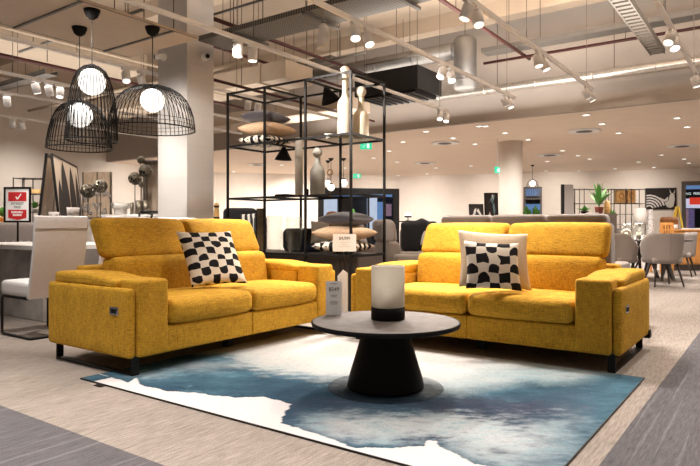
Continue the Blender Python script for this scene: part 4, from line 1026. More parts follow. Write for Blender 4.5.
# ------------------------------------------------------------------ far left: dining table, white chairs
T = thing('dining_table', 'white topped table on a grey concrete pedestal at the left edge', 'table', (-7.1, 3.85, 0))
b = MB(); b.box(-.75, 1.02, -.75, .52, .755, .805); b.build('tabletop', M['whitetop'], T, .006)
b = MB(); b.box(-.60, .85, -.62, .40, 0, .755); b.build('pedestal', M['concrete'], T, .01)
def cantilever(label, loc, rz, group):
    T = thing('dining_chair', label, 'chair', loc, rz, group)
    w = .235
    def prof(z): return -.215 - .13 * ((z - .40) / .7) - .03 * sin((z - .36) * 3.6)
    b = MB(); vs = []; fs = []; n = 16; z0, z1 = .36, 1.095
    for i in range(n + 1):
        z = z0 + (z1 - z0) * i / n; y = prof(z); t = .045 - .012 * (i / n); ww = w * (1 + .06 * i / n)
        if i == n: t = .03
        vs += [(-ww, y, z), (ww, y, z), (ww, y - t, z), (-ww, y - t, z)]
    for i in range(n):
        a = 4 * i
        for j in range(4): fs.append((a + j, a + (j + 1) % 4, a + 4 + (j + 1) % 4, a + 4 + j))
    fs += [(3, 2, 1, 0), (4 * n, 4 * n + 1, 4 * n + 2, 4 * n + 3)]
    b._add(vs, fs); o = b.build('backrest', M['leather'], T, .012)
    b = MB(); z = .985; y = prof(z) - .036; b.box(-w * 1.03, w * 1.03, y - .003, y + .002, z - .002, z + .002); b.build('seam', M['chairgrey'], o)
    b = MB(); b.soft(-w, w, -.26, .27, .375, .505, .035, (0, 0, .012)); b.build('seat', M['leather'], T)
    r = .0125
    for s in (-1, 1):
        x = s * (w - .02)
        b = MB(); b.tube([(x, -.20, .36), (x, .23, .36), (x, .262, .352), (x, .275, .325), (x, .275, .05), (x, .272, .025), (x, .25, r), (x, -.245, r)], r, 10); b.build('sled_frame', M['black'], T)
    b = MB(); b.tube([(-w + .02, -.245, r), (w - .02, -.245, r)], r, 10); b.tube([(-w + .02, -.1, .36), (w - .02, -.1, .36)], r, 10); b.build('cross_tube', M['black'], T)
    return T
ch = cantilever('white leather cantilever chair nearest us, beside the left sofa arm', (-5.585, 2.86, 0), R(90), 'white cantilever chairs')
dup(ch, (-5.585, 3.50, 0), None, 'white leather cantilever chair half hidden behind the left sofa back')
dup(ch, (-5.585, 4.12, 0), None, 'white leather cantilever chair farthest along the table, before the column')
# grey bench behind the table
p = at(10, 233, 10.0)
T = thing('upholstered_bench', 'grey pleated bench back behind the white table', 'bench', (p.x, p.y, 0), YAW + .1)
b = MB(); b.soft(-.9, .50, -.12, .10, .45, 1.06, .06, (0, .02, .02)); b.build('backrest', M['taupe'], T)
b = MB(); b.soft(-.9, .42, .0, .6, .12, .48, .06); b.build('seat', M['greyvelvet'], T)
b = MB()
for i in range(11): b.tube([(-.86 + i * .12, -.128, .60), (-.845 + i * .12, -.137, .78)], .012, 6)
b.build('pleats', M['greyvelvet'], T)
for x in (-.82, .34):
    for y in (-.06, .5):
        b = MB(); b.cyl((x, y, 0), .02, .13, 10); b.build('leg', M['black'], T)
# framed sign on a stand
Yd = 9.2; p = at(17.5, 204, Yd); w = 27 / FPX * Yd; z0, z1 = zat(222.5, Yd), zat(187, Yd)
T = thing('poster_stand', 'black framed red and white poster with a white tick on a stand', 'poster', (p.x, p.y, 0), YAW)
b = MB(); f = .028
b.box(-w / 2, -w / 2 + f, -.012, .012, z0, z1); b.box(w / 2 - f, w / 2, -.012, .012, z0, z1); b.box(-w / 2 + f, w / 2 - f, -.012, .012, z0, z0 + f); b.box(-w / 2 + f, w / 2 - f, -.012, .012, z1 - f, z1); b.build('frame', M['black'], T)
b = MB(); b.box(-w / 2 + f, w / 2 - f, -.004, .006, z0 + f, z1 - f); sh = b.build('poster_sheet', M['paper'], T)
hh = z1 - z0; rw = w * .335
b = MB(); b.box(-rw, rw, -.007, -.004, z0 + hh * .60, z0 + hh * .855); b.build('red_box', M['red'], sh)
b = MB(); b.prism([(-rw, -.004, z0 + hh * .13), (0, -.004, z0 + hh * .07), (rw, -.004, z0 + hh * .13), (rw, -.004, z0 + hh * .36), (-rw, -.004, z0 + hh * .36)], (0, -.003, 0)); b.build('red_ribbon', M['red'], sh)
zz = z0 + hh * .725
b = MB(); b.bar((-.020, -.009, zz + .0), (.004, -.009, zz - .038), .003, .018); b.bar((.002, -.0085, zz - .036), (.062, -.0085, zz + .045), .003, .018); b.build('tick_mark', M['paper'], sh)
text('INTEREST', .052, M['ink'], sh, (0, -.006, z0 + hh * .53), (R(90), 0, 0), sx=.88)
text('FREE', .052, M['ink'], sh, (0, -.006, z0 + hh * .43), (R(90), 0, 0), sx=1.0)
for zf, n_, x0_ in ((.285, 9, -.088), (.205, 7, -.066)):
    b = MB()
    for i in range(n_): b.box(x0_ + i * .0195, x0_ + i * .0195 + .014, -.009, -.007, z0 + hh * zf - .012, z0 + hh * zf + (.016 if i % 3 else .022))
    b.build('print_line', M['paper'], sh)
b = MB(); b.box(-.012, .012, .0, .014, .015, z0); b.build('pole', M['black'], T)
b = MB(); b.cyl((0, 0, 0), .16, .015, 28); b.build('foot', M['black'], T)
# leaning leaf artworks (planes given by their room corners)
def artwork(name, label, BLc, BRc, TLc, fw, paint, cat='artwork', th=.035):
    xa = (BRc - BLc); w = xa.length; xa = xa.normalized(); ya = TLc - BLc; ya = ya - xa * ya.dot(xa); h = ya.length; ya.normalize(); za = xa.cross(ya)
    T = thing(name, label, cat, BLc); Mx = mats_of(xa, ya, za, Vector((0, 0, 0)))
    b = MB(); b.M = Mx; b.box(0, fw, 0, h, -th, 0); b.box(w - fw, w, 0, h, -th, 0); b.box(fw, w - fw, 0, fw, -th, 0); b.box(fw, w - fw, h - fw, h, -th, 0); b.build('frame', M['black'], T)
    b = MB(); b.M = Mx; b.box(fw, w - fw, fw, h - fw, -th * .8, -.008); cv = b.build('canvas', M['artcream'], T)
    paint(cv, Mx, w, h, fw); return T
def leaves(cv, Mx, w, h, fw):
    b = MB(); b.M = Mx
    for (cx, base, top, wd, ln) in ((.13, .02, .72, .10, .02), (.36, .02, .97, .145, -.02), (.63, .02, .95, .13, .03), (.86, .02, .90, .09, .03)):
        L_ = []; R_ = []
        for i in range(15):
            t = i / 14; z = (base + (top - base) * t) * h; r = wd * w * sin(pi * min(1, t * .96 + .04)) ** .8; c = (cx + ln * t) * w
            L_.append((min(w - fw, max(fw, c - r)), min(h - fw, max(fw, z)), -.006)); R_.append((min(w - fw, max(fw, c + r)), min(h - fw, max(fw, z)), -.006))
        for i in range(14): b._add([L_[i], R_[i], R_[i + 1], L_[i + 1]], [(0, 1, 2, 3)])
    b.build('leaf_print', M['artdark'], cv)
z0 = .80
def atp(px, Y): p = at(px, 216, Y); return Vector((p.x, p.y, z0))
artwork('leaf_artwork', 'large framed picture of dark leaf shapes, facing right, above the chair', atp(62.5, 9.0), atp(85.5, 11.0), at(53, 153.5, 9.0), .03, leaves)
b = MB(); b.box(-.36, .36, -.18, .18, 0, .80)
def stripes(cv, Mx, w, h, fw):
    b = MB(); b.M = Mx
    for c in (.45, .7): b.box(c * w, c * w + .05 * w, fw, h - fw, -.007, -.004)
    b.build('stripe_print', M['chairgrey'], cv)
keep_ = M['artcream']; M['artcream'] = M['palewood']
artwork('stripe_artwork', 'narrow framed striped picture leaning left of the leaf picture', atp(37.5, 9.3), atp(62, 11.4), at(47, 153, 9.3), .05, stripes)
M['artcream'] = keep_
# white sideboard with ornaments
Yd = 9.7; p = at(116, 226, Yd)
T = thing('sideboard', 'white sideboard under the silver ball ornaments', 'sideboard', (p.x, p.y, 0), YAW)
zs = zat(214.5, Yd - .25)
SBM = Matrix.Translation((p.x, p.y, zs)) @ Matrix.Rotation(YAW, 4, 'Z')
b = MB(); b.box(-.12, .88, -.25, .25, .08, zs - .03); b.build('carcass', M['whitetop'], T, .004)
b = MB(); b.box(-.14, .91, -.27, .27, zs - .03, zs); b.build('top', M['whitetop'], T, .004)
for i in range(2):
    b = MB(); b.box(-.11 + i * .49, .37 + i * .49, -.268, -.25, .1, zs - .05); d = b.build('door', M['whitetop'], T); b = MB(); b.box(.30 + i * .49, .315 + i * .49, -.285, -.268, .55, .75); b.build('handle', M['black'], d)
b = MB(); b.box(-.08, .8, -.2, .2, 0, .08); b.build('plinth', M['black'], T)
def onsb(px, dy): 
    k = (px - 350) / FPX; Y = Yd + dy; q_ = room(k * Y, Y, zs); return q_
def ball_orn(px, py, r, dy, label, s=0):
    p = onsb(px, dy) if px > 110 else at(px, 217, Yd - .35); p.z = zs if px > 110 else 1.02; dy = dy if px > 110 else -.35; zs_ = p.z; z = zat(py, Yd + dy); T = thing('ball_sculpture', label, 'ornament', p, YAW, 'openwork ball sculptures')
    b = MB(); rr = rng
    for i in range(16):
        ax = Vector((rr.uniform(-1, 1), rr.uniform(-1, 1), rr.uniform(-1, 1))).normalized(); u = ax.orthogonal().normalized(); w = ax.cross(u)
        b.tube([Vector((0, 0, z - zs_)) + (u * cos(2 * pi * k / 20) + w * sin(2 * pi * k / 20)) * r for k in range(20)], r * .09, 5, closed=True)
    b.build('ball', M['oldsilver'], T)
    b = MB(); b.ball((0, 0, z - zs_), r * .72, 14); b.build('core', M['black'], T)
    b = MB(); b.tube([(0, 0, .012), (0, 0, z - zs_ - r * .8)], .008, 8); b.cyl((0, 0, 0), .05, .012, 18); b.build('rod', M['oldsilver'], T)
ball_orn(88, 191, .105, -.12, 'dark openwork ball ornament just right of the leaf picture')
ball_orn(100.5, 186, .098, .0, 'dark openwork ball ornament before the washed wood panel')
ball_orn(135, 178.5, .098, .02, 'openwork ball ornament left of the tall niche')
ball_orn(145.5, 171, .10, .1, 'openwork ball ornament before the tall niche')
ball_orn(141, 160, .06, .16, 'small openwork ball ornament topmost by the niche')
ball_orn(141.5, 184.5, .045, -.05, 'tiny dark ball ornament between the two rods')
b = MB(); q_ = at(94, 217, Yd - .35); b.box(-.24, .22, -.14, .14, 0, 1.02); single('plinth', b, M['whitetop'], 'white plinth under the two dark ball ornaments', 'plinth', (q_.x, q_.y, 0), YAW)
for (px, r, tp, dy, lab) in ((139.3, .055, 200.5, -.14, 'silver cylinder vase, left of the pair'), (146, .055, 200.5, -.12, 'silver cylinder vase, right of the pair'), (132, .028, 202.5, -.12, 'small silver beaker beside the planter')):
    p = onsb(px, dy); h = zat(tp, Yd + dy) - zs; b = MB(); b.lathe([(1e-7, 0), (r, 0), (r, h), (r - .006, h), (r - .006, .02), (1e-7, .02)], (0, 0, 0), 24); single('metal_vase', b, M['oldsilver'], lab, 'vase', p)
p = onsb(120.5, -.08); h = zat(203, Yd - .1) - zs
b = MB(); b.lathe([(1e-7, 0), (.095, 0), (.10, .01), (.10, h * .45), (.105, h * .5), (.135, h * .55), (.14, h * .6), (.14, h), (.128, h), (.125, h * .6), (1e-7, h * .6)], (0, 0, 0), 32); single('planter', b, M['palegrey'], 'grey footed ceramic planter on the white sideboard', 'planter', p)
pq = at(63, 216, 8.5)
b = MB(); b.box(-.30, .34, -.16, .16, 0, 1.10); single('plinth', b, M['whitetop'], 'white plinth behind the nearest white chair carrying two grey pots', 'plinth', (pq.x, pq.y, 0), YAW)
for (px, tp, lab, w) in ((73, 207.5, 'small grey pot behind the chair back, right', .085), (54, 212, 'small grey pot behind the chair back, left', .07)):
    p = at(px, 217, 8.48); h = zat(tp, 8.48) - 1.10; b = MB(); b.lathe([(1e-7, 0), (w * .8, 0), (w, h), (w - .01, h), (w * .7, .02), (1e-7, .02)], (0, 0, 0), 24); single('pot', b, M['chairgrey'], lab, 'pot', (p.x, p.y, 1.10))
Yw = 10.4; 
def panel_thing(name, label, cat, px0, px1, py0, py1, Y, m, th=.04, rz=YAW):
    p = at((px0 + px1) / 2, py1, Y); w = (px1 - px0) / FPX * Y; h = (py1 - py0) / FPX * Y
    T = thing(name, label, cat, p, rz); b = MB(); b.box(-w / 2, w / 2, -th / 2, th / 2, 0, h); b.build('board', m, T); return T, w, h
T, w, h = panel_thing('wood_panel', 'washed wood wall panel with carved blossoms behind the ball ornaments', 'wall panel', 83, 111.5, 172, 217, Yw, M['palewood'])
b = MB(); b.box(w / 2 - .02, w / 2, -.03, .03, 0, h); b.box(-w / 2, -w / 2 + .02, -.03, .03, 0, h); b.box(.0, .012, -.028, -.02, 0, h); b.build('batten', M['oldsilver'], T)
b = MB()
for i in range(26):
    x, z = rng.uniform(-w * .45, w * .45), rng.uniform(.02, h * .55); 
    for k in range(5):
        a = 2 * pi * k / 5 + i; b.ball((x + .022 * cos(a), -.025, z + .022 * sin(a)), .016, 8)
b.build('carved_blossom', M['chairgrey'], T)
b = MB(); b.box(-w / 2, w / 2, -.02, .3, -zat(217, Yw), -.0); single('panel_plinth', b, M['whitetop'], 'white plinth carrying the washed wood panel', 'plinth', at((83 + 111.5) / 2, 217, Yw + .05), YAW)
# tall wooden niche
Yn = 10.3; p = at(154.5, 212, Yn); w, h = 19.5 / FPX * Yn, (212 - 160.5) / FPX * Yn
T = thing('display_niche', 'tall grey edged wooden niche beside the column', 'niche', (p.x, p.y, 0), YAW)
z0 = p.z
b = MB(); b.box(-w / 2, -w / 2 + .02, -.12, .12, z0, z0 + h); b.box(w / 2 - .06, w / 2, -.16, .12, z0, z0 + h); b.box(-w / 2 + .02, w / 2 - .06, -.12, .12, z0 + h - .03, z0 + h); b.box(-w / 2, w / 2, -.14, .12, 0, z0); b.build('surround', M['taupe'], T, .01)
b = MB(); b.box(-w / 2 + .02, w / 2 - .06, .09, .119, z0, z0 + h - .03); b.build('back_panel', M['palewood'], T)
# black tube armchair in front of the niche
p = at(157, 220, 8.9)
T = thing('tube_armchair', 'black tube framed armchair half hidden behind the left sofa', 'chair', (p.x, p.y, 0), YAW)
zt = zat(212, 8.9)
for x, nm in ((-.19, 'a'), (.17, 'b')):
    b = MB(); b.tube([(x, -.2, .01), (x, -.2, zt - .02), (x + .02, -.18, zt), (x + .02, .3, zt - .03), (x, .32, zt - .08), (x, .32, .01)], .016, 8); b.build('tube_frame', M['black'], T)
b = MB(); b.tube([(-.17, -.2, zt - .004), (.12, -.2, zt), (.19, -.2, zt - .07)], .016, 8); b.build('top_tube', M['black'], T)
b = MB(); b.soft(-.18, .16, -.18, .3, .40, .48, .03); b.build('seat', M['blackfab'], T)
# far wire shelf
def wire_rack(px0, px1, py0, Y, label, lv, ups, rz=YAW, d=.35):
    p = at((px0 + px1) / 2, py0, Y); w = (px1 - px0) / FPX * Y; T = thing('wire_rack', label, 'shelf', (p.x, p.y, 0), rz); h = p.z; q = .009
    for u in ups:
        for y in (-d / 2, d / 2):
            b = MB(); b.box(u * w - w / 2 - q, u * w - w / 2 + q, y - q, y + q, 0, h); b.build('post', M['greymetal'], T)
    for py in lv:
        z = zat(py, Y); b = MB()
        for y in (-d / 2, d / 2): b.box(-w / 2, w / 2, y - q * .8, y + q * .8, z - q * 1.4, z - .002)
        for i in range(5): x = -w / 2 + w * i / 4; b.box(x - q * .6, x + q * .6, -d / 2, d / 2, z - q * 1.4, z - .004)
        b.box(-w / 2, w / 2, -d / 2, d / 2, z - .004, z - .0015)
        b.build('wire_shelf', M['greymetal'], T)
    return p, w, h
Yr = 12.6
wire_rack(18, 50, 178, Yr, 'far grey wire rack behind the poster stand', [178.5, 194, 212, 232], (0, .33, .98))
p = at(34, 194, Yr)
b = MB(); b.soft(-.13, .17, -.1, .1, 0, .095, .03); single('rolled_towels', b, M['basket'], 'orange rolled basket on the far wire rack', 'basket', (p.x, p.y, zat(194, Yr)), YAW)
def plant(name, label, base, h, w, nl, pot=None, pr=.06, ph=.1, broad=.3, cat='plant'):
    T = thing(name, label, cat, base)
    if pot: b = MB(); b.lathe([(1e-7, 0), (pr * .8, 0), (pr, ph * .85), (pr * 1.06, ph * .86), (pr * 1.06, ph), (pr * .9, ph), (pr * .85, ph * .8), (1e-7, ph * .8)], (0, 0, 0), 24); b.build('pot', pot, T)
    else: ph = 0
    r2 = random.Random(int(h * 1000) + nl)
    b = MB()
    for i in range(nl):
        a = 2 * pi * i * .381 + r2.uniform(-.3, .3); el = r2.uniform(.15, 1.0); ln = h * r2.uniform(.7, 1.0) * (1 - .3 * el); out = w * el
        P = [Vector((cos(a) * out * t ** 1.5, sin(a) * out * t ** 1.5, ph * .8 + ln * (t - .28 * el * t * t))) for t in [k / 6 for k in range(7)]]
        sd = Vector((-sin(a), cos(a), 0)); vs = []
        for k, pp in enumerate(P):
            t = k / 6; wd = broad * h * .16 * (sin(pi * min(1, .08 + t * .92)) ** .8 if t > .25 else .12)
            vs += [pp - sd * wd, pp + Vector((0, 0, -wd * .35)), pp + sd * wd]
        fs = []
        for k in range(6): o = 3 * k; fs += [(o, o + 1, o + 4, o + 3), (o + 1, o + 2, o + 5, o + 4)]
        b.smooth = True; b._add(vs, fs); b.smooth = False
    b.build('foliage', M['leaf'], T); return T
p = at(35, 212, Yr); plant('potted_plant', 'green leafy plant on the far wire rack', (p.x, p.y, zat(212, Yr)), .24, .16, 22, M['palegrey'], .06, .07, .9)
p = at(2, 216, 12.0); plant('potted_plant', 'green plant at the left photo edge behind the poster', (p.x, p.y, zat(222, 12.0)), .3, .2, 18, M['basket'], .08, .1, .9)
b = MB(); b.box(-.25, .25, -.2, .2, 0, zat(222, 12.0)); single('plant_pedestal', b, M['wood'], 'honey wood stand under the plant at the left edge', 'stand', (p.x, p.y, 0), YAW)

# ------------------------------------------------------------------ middle distance
T = thing('sofa', 'grey three seat recliner sofa standing back to back with the right yellow sofa', 'sofa', (-2.98, 5.80, 0))
W = 1.73
b = MB(); b.soft(0, W, 0, .22, .10, 1.035, .05); b.soft(.15, W - .15, .2, .92, .1, .30, .04); b.build('frame', M['taupe'], T)
for i in range(3):
    x0 = .02 + i * (W - .04) / 3; x1 = x0 + (W - .04) / 3 - .012
    b = MB(); b.soft(x0, x1, -.01, .19, .86, 1.115, .045, (0, .01, .006)); b.build('headrest', M['taupe'], T)
    b = MB(); b.soft(x0 + .03, x1, .2, .40, .42, .9, .05, (0, .02, 0)); b.build('back_cushion', M['taupe'], T)
    b = MB(); b.soft(max(.16, x0), min(W - .16, x1), .3, .95, .29, .46, .05); b.build('seat_cushion', M['taupe'], T)
for x in (0, W - .16):
    b = MB(); b.soft(x, x + .16, .02, .93, .10, .64, .04); b.build('arm', M['taupe'], T)
for x in (.08, W - .08):
    for y in (.08, .86): b = MB(); b.cyl((x, y, 0), .025, .11, 12); b.build('leg', M['black'], T)

def recliner(label, loc, rz, m, sc=1.0, group=None):
    T = thing('recliner_chair', label, 'armchair', loc, rz, group)       # faces +y
    b = MB(); b.soft(-.30, .30, -.35, .42, .12, .34, .04); b.build('base', m, T)
    b = MB(); b.soft(-.29, .29, -.22, .46, .32, .50, .06, (0, .01, .03)); b.build('seat', m, T)
    b = MB(); b.soft(-.29, .29, -.42, -.22, .40, .80, .07, (0, .03, 0), 7, lean(-.18)); b.soft(-.27, .27, -.49, -.30, .76, 1.10, .08, (0, .03, 0), 7, lean(-.15)); b.build('backrest', m, T)
    for s in (-1, 1):
        b = MB(); x0, x1 = sorted((s * .29, s * .43)); b.soft(x0, x1, -.40, .44, .12, .62, .05); b.build('arm', m, T)
    for x in (-.3, .3):
        for y in (-.3, .36): b = MB(); b.cyl((x, y, 0), .02, .125, 10); b.build('leg', M['black'], T)
    return T
p = at(412, 250, 8.7); recliner('taupe high back recliner beside the shelf, facing right', (p.x, p.y, 0), YAW - R(75), M['chairgrey'])
p = at(376, 250, 11.9); recliner('darker taupe recliner behind the first, half hidden by the shelf', (p.x, p.y, 0), YAW - R(110), M['taupe'])
p = at(421, 250, 10.6)
T = thing('armchair', 'dark armchair covered with a black throw, left of the right sofa', 'armchair', (p.x, p.y, 0), YAW + R(180))
b = MB(); b.soft(-.42, .42, -.38, .4, .1, .45, .06); b.soft(-.40, .40, .22, .44, .3, .97, .08, (0, .02, .02)); b.build('body', M['greyvelvet'], T)
for s in (-1, 1): b = MB(); x0, x1 = sorted((s * .40, s * .54)); b.soft(x0, x1, -.36, .42, .1, .66, .06); b.build('arm', M['greyvelvet'], T)
for x in (-.34, .34):
    for y in (-.3, .36): b = MB(); b.cyl((x, y, 0), .022, .11, 10); b.build('leg', M['black'], T)
b = MB()
def drape(p, H): return Vector((p.x, p.y + .02 * sin(p.x * 22) , p.z + .018 * sin(p.x * 15 + 1) + .012 * sin(p.x * 31)))
b.soft(-.40, .20, -.13, .13, -.22, .24, .06, (0, .03, .03), 14, drape)
thr = single('throw_blanket', b, M['blackfab'], 'black throw blanket bunched over the dark armchair', 'blanket', tuple(p + room(.0, -.60, .0) - Vector((0, 0, p.z - .84))), YAW)
b = MB(); b.pillow(.36, .36, .12, 12); single('scatter_cushion', b, M['sage'], 'grey green cushion at the right end of the black throw', 'cushion', tuple(room((429 - 350) / FPX * 9.9, 9.9, .86)), 0, rot=(R(78), 0, YAW))
# small side table + lamp by the far wall
p = at(408, 222, 12.5)
b = MB(); b.lathe([(1e-7, 0), (.18, 0), (.18, .015), (.02, .03), (.02, zat(221, 12.5) - .03), (.25, zat(221, 12.5) - .02), (.25, zat(221, 12.5)), (1e-7, zat(221, 12.5))], (0, 0, 0), 28); single('side_table', b, M['black'], 'small black pedestal table before the far wall', 'table', (p.x, p.y, 0))
T = thing('table_lamp', 'small lit dome lamp before the far wall', 'lamp', (p.x, p.y, zat(221, 12.5)))
b = MB(); b.cyl((0, 0, 0), .05, .012, 18); b.cyl((0, 0, 0), .01, .09, 10); b.lathe([(.075, .075), (.07, .10), (.02, .125), (.07, .104)], (0, 0, 0), 20); b.build('base', M['black'], T)
b = MB(); b.lathe([(1e-7, .10), (.06, .105), (.075, .13), (.05, .165), (1e-7, .175)], (0, 0, 0), 20); b.build('shade', M['globe'], T)
# globe pendants
for (px, py, r, Yg, cp, lab) in ((331, 187.5, .105, 17.6, 161, 'white globe pendant on a black cord, middle one before the entrance'), (343.5, 183, .115, 17.6, 160, 'white globe pendant on a black cord, right of the middle post'), (328, 183, .10, 18.2, 159, 'white globe pendant partly behind the middle one')):
    p = at(px, py, Yg); T = thing('globe_pendant_lamp', lab, 'pendant lamp', (p.x, p.y, 3.0), 0, 'white globe pendants')
    b = MB(); b.lathe([(1e-7, -.08), (.03, -.075), (.075, -.02), (.08, 0), (1e-7, 0)], (0, 0, 0), 20); b.build('ceiling_canopy', M['black'], T)
    b = MB(); b.tube([(0, 0, -.07), (0, 0, p.z - 3 + r)], .008, 6); b.cyl((0, 0, p.z - 3 + r - .02), .045, .05, 14); b.build('cord', M['black'], T)
    b = MB(); b.ball((0, 0, p.z - 3), r, 20); b.build('glass_globe', M['globe'], T)
# wire pendant before the small window
p = at(532.5, 182, 19.5)
T = thing('wire_pendant_lamp', 'far slim wire pendant with lit bulb before the small window', 'pendant lamp', (p.x, p.y, 3.0))
b = MB(); b.lathe([(1e-7, -.06), (.06, -.02), (.06, 0), (1e-7, 0)], (0, 0, 0), 18); b.build('ceiling_canopy', M['black'], T)
zt = zat(179.5, 19.5) - 3; zb = zat(199, 19.5) - 3; b = MB()
for k in range(18):
    a = 2 * pi * k / 18; b.tube([(.04 * cos(a), .04 * sin(a), zt), (.14 * cos(a), .14 * sin(a), zt - .07), (.20 * cos(a), .20 * sin(a), zt - .25), (.25 * cos(a), .25 * sin(a), zb)], .006, 4)
b.tube([(.25 * cos(2 * pi * i / 24), .25 * sin(2 * pi * i / 24), zb) for i in range(24)], .01, 5, closed=True); b.tube([(0, 0, zt), (0, 0, -.03)], .008, 6); b.build('wire_cage', M['greymetal'], T)
b = MB(); b.ball((0, 0, zat(183.5, 19.5) - 3), .105, 18); b.build('glass_globe', M['globe'], T)
# tan armchair and plants before the dark entrance
p = at(325, 240, 11.2)
T = thing('armchair', 'tan leather tub armchair seen through the shelf behind the cushion pile', 'armchair', (p.x, p.y, 0), YAW - .5)
b = MB(); b.soft(-.36, .36, -.34, .36, .14, .48, .08); b.build('seat', M['brown'], T)
b = MB(); b.soft(-.36, .36, .24, .40, .30, .98, .08, (0, .02, .05), 8); b.soft(-.42, -.28, -.3, .36, .25, .66, .06); b.soft(.28, .42, -.3, .36, .25, .66, .06); b.build('backrest', M['brown'], T)
b = MB(); b.soft(-.13, .13, .2, .36, .9, 1.26, .06, (0, .02, .03)); b.build('headrest', M['brown'], T)
for x in (-.28, .28):
    for y in (-.26, .28): b = MB(); b.tube([(x, y, .0), (x * .9, y * .9, .16)], .016, 8); b.build('leg', M['darkwood'], T)
for k, (px, lab) in enumerate(((336, 'green plant in a trough before the dark entrance, left one'), (344, 'green plant in a trough before the dark entrance, middle one'), (353, 'pale green plant before the dark entrance, right one'))):
    p = at(px, 217, 17.0 + .1 * k); plant('potted_plant', lab, (p.x, p.y, .72), .55 if k < 2 else .7, .15, 26, M['darkwood'], .16, .26, .8)
pa, pb = at(330, 217, 17.1), at(360, 217, 17.1)
b = MB(); b.box(-.48, .48, -.2, .2, 0, .72); single('planter_bench', b, M['darkwood'], 'dark trough bench carrying the green plants', 'bench', ((pa.x + pb.x) / 2 + .0, (pa.y + pb.y) / 2, 0), YAW)
# orange beaker vase left of the shelf
p = at(216.5, 221, 10.4); T = thing('patterned_vase', 'tan and black patterned vase right of the column', 'vase', (p.x, p.y, zat(222, 10.4)))
hv = zat(203, 10.4) - zat(222, 10.4)
b = MB(); b.lathe([(1e-7, 0), (.04, 0), (.052, .03), (.048, hv * .5), (.036, hv * .75), (.05, hv * .86), (.03, hv), (1e-7, hv)], (0, 0, 0), 24); b.build('body', M['basket'], T)
b = MB(); b.lathe([(.0525, .04), (.0505, .09), (.0515, .09), (.0535, .04)], (0, 0, 0), 24); b.lathe([(.037, hv * .76), (.0515, hv * .86), (.0520, hv * .86), (.038, hv * .755)], (0, 0, 0), 24); b.build('band', M['black'], T)
b = MB(); b.box(-.35, .35, -.2, .2, 0, zat(222, 10.4)); single('console', b, M['whitetop'], 'white console hidden behind the left sofa carrying the patterned vase', 'console', (p.x, p.y, 0), YAW)

# ------------------------------------------------------------------ far pictures
def picture(label, px0, px1, py0, py1, Y, paint, lean_=.0):
    A_, B_, C_ = at(px0, py1, Y), at(px1, py1, Y), at(px0, py0, Y + .08)
    return artwork('framed_picture', label, A_, B_, C_, .03, paint, 'picture')
def abstract(cv, Mx, w, h, fw):
    b = MB(); b.M = Mx; b.poly([(w * .2, h * .1, -.006), (w * .45, h * .35, -.006), (w * .5, h * .75, -.006), (w * .35, h * .6, -.006)]); b.poly([(w * .5, h * .55, -.0055), (w * .75, h * .2, -.0055), (w * .9, h * .12, -.0055), (w * .65, h * .7, -.0055)]); b.build('white_stroke', M['artwhite'], cv)
    b = MB(); b.M = Mx; b.poly([(w * .1, h * .08, -.0065), (w * .5, h * .08, -.0065), (w * .35, h * .35, -.0065), (w * .15, h * .25, -.0065)]); b.build('rose_patch', M['rose'], cv)
def abstract2(cv, Mx, w, h, fw):
    b = MB(); b.M = Mx; b.poly([(w * .35, h * .6, -.006), (w * .6, h * .95, -.006), (w * .8, h * .9, -.006), (w * .6, h * .55, -.006), (w * .5, h * .7, -.006)]); b.poly([(w * .6, h * .5, -.006), (w * .72, h * .62, -.006), (w * .8, h * .3, -.006), (w * .7, h * .1, -.006)]); b.build('teal_stroke', M['teal'], cv)
    b = MB(); b.M = Mx; b.poly([(w * .55, h * .9, -.005), (w * .65, h * .95, -.005), (w * .68, h * .7, -.005)]); b.poly([(w * .25, h * .1, -.005), (w * .4, h * .28, -.005), (w * .45, h * .08, -.005)]); b.build('white_stroke', M['artwhite'], cv)
MATS['k'] = None
M['artcream_save'] = M['artcream']
M['artcream'] = M['artdark']
b = MB(); b.box(-.7, .9, -.25, .25, 0, zat(218.5, 15.5)); p = at(486, 218, 15.7); single('console', b, M['wood'], 'console under the two dark abstract pictures', 'console', (p.x, p.y, 0), YAW)
picture('small black framed abstract picture with white strokes, left of a taller one', 469.5, 484, 204, 218.5, 15.5, abstract)
picture('tall black framed abstract picture with teal peak beside the round column', 484.8, 498.5, 192.8, 218.5, 15.6, abstract2)
def zeb(cv, Mx, w, h, fw):
    b = MB(); b.M = Mx
    for i in range(5):                      # striped rump
        r0 = .16 + i * .15; P = []
        for r in (r0, r0 + .085):
            seg = [(w * .12 + r * w * .62 * cos(a) , h * .02 + r * h * .80 * sin(a)) for a in [pi * .92 - k * pi * .84 / 14 for k in range(15)]]
            P.append(seg)
        for k in range(14):
            q_ = [P[0][k], P[0][k + 1], P[1][k + 1], P[1][k]]
            q_ = [(min(w - fw, max(fw, x)), min(h - fw, max(fw, y)), -.006) for x, y in q_]; b._add(q_, [(0, 1, 2, 3)])
    b.build('stripe_print', M['artwhite'], cv)
    b = MB(); b.M = Mx
    b.poly([(w * .62, h * .30, -.0055), (w * .74, h * .40, -.0055), (w * .80, h * .72, -.0055), (w * .86, h * .76, -.0055), (w * .93, h * .72, -.0055), (w * .95, h * .45, -.0055), (w * .90, h * .12, -.0055), (w * .80, h * .06, -.0055), (w * .70, h * .10, -.0055)])
    b.poly([(w * .80, h * .74, -.005), (w * .77, h * .95, -.005), (w * .84, h * .78, -.005)]); b.poly([(w * .90, h * .76, -.005), (w * .96, h * .94, -.005), (w * .95, h * .74, -.005)])
    b.poly([(w * .45, h * .56, -.005), (w * .62, h * .45, -.005), (w * .74, h * .60, -.005), (w * .72, h * .40, -.005), (w * .60, h * .34, -.005)])
    b.build('zebra_print', M['palegrey'], cv)
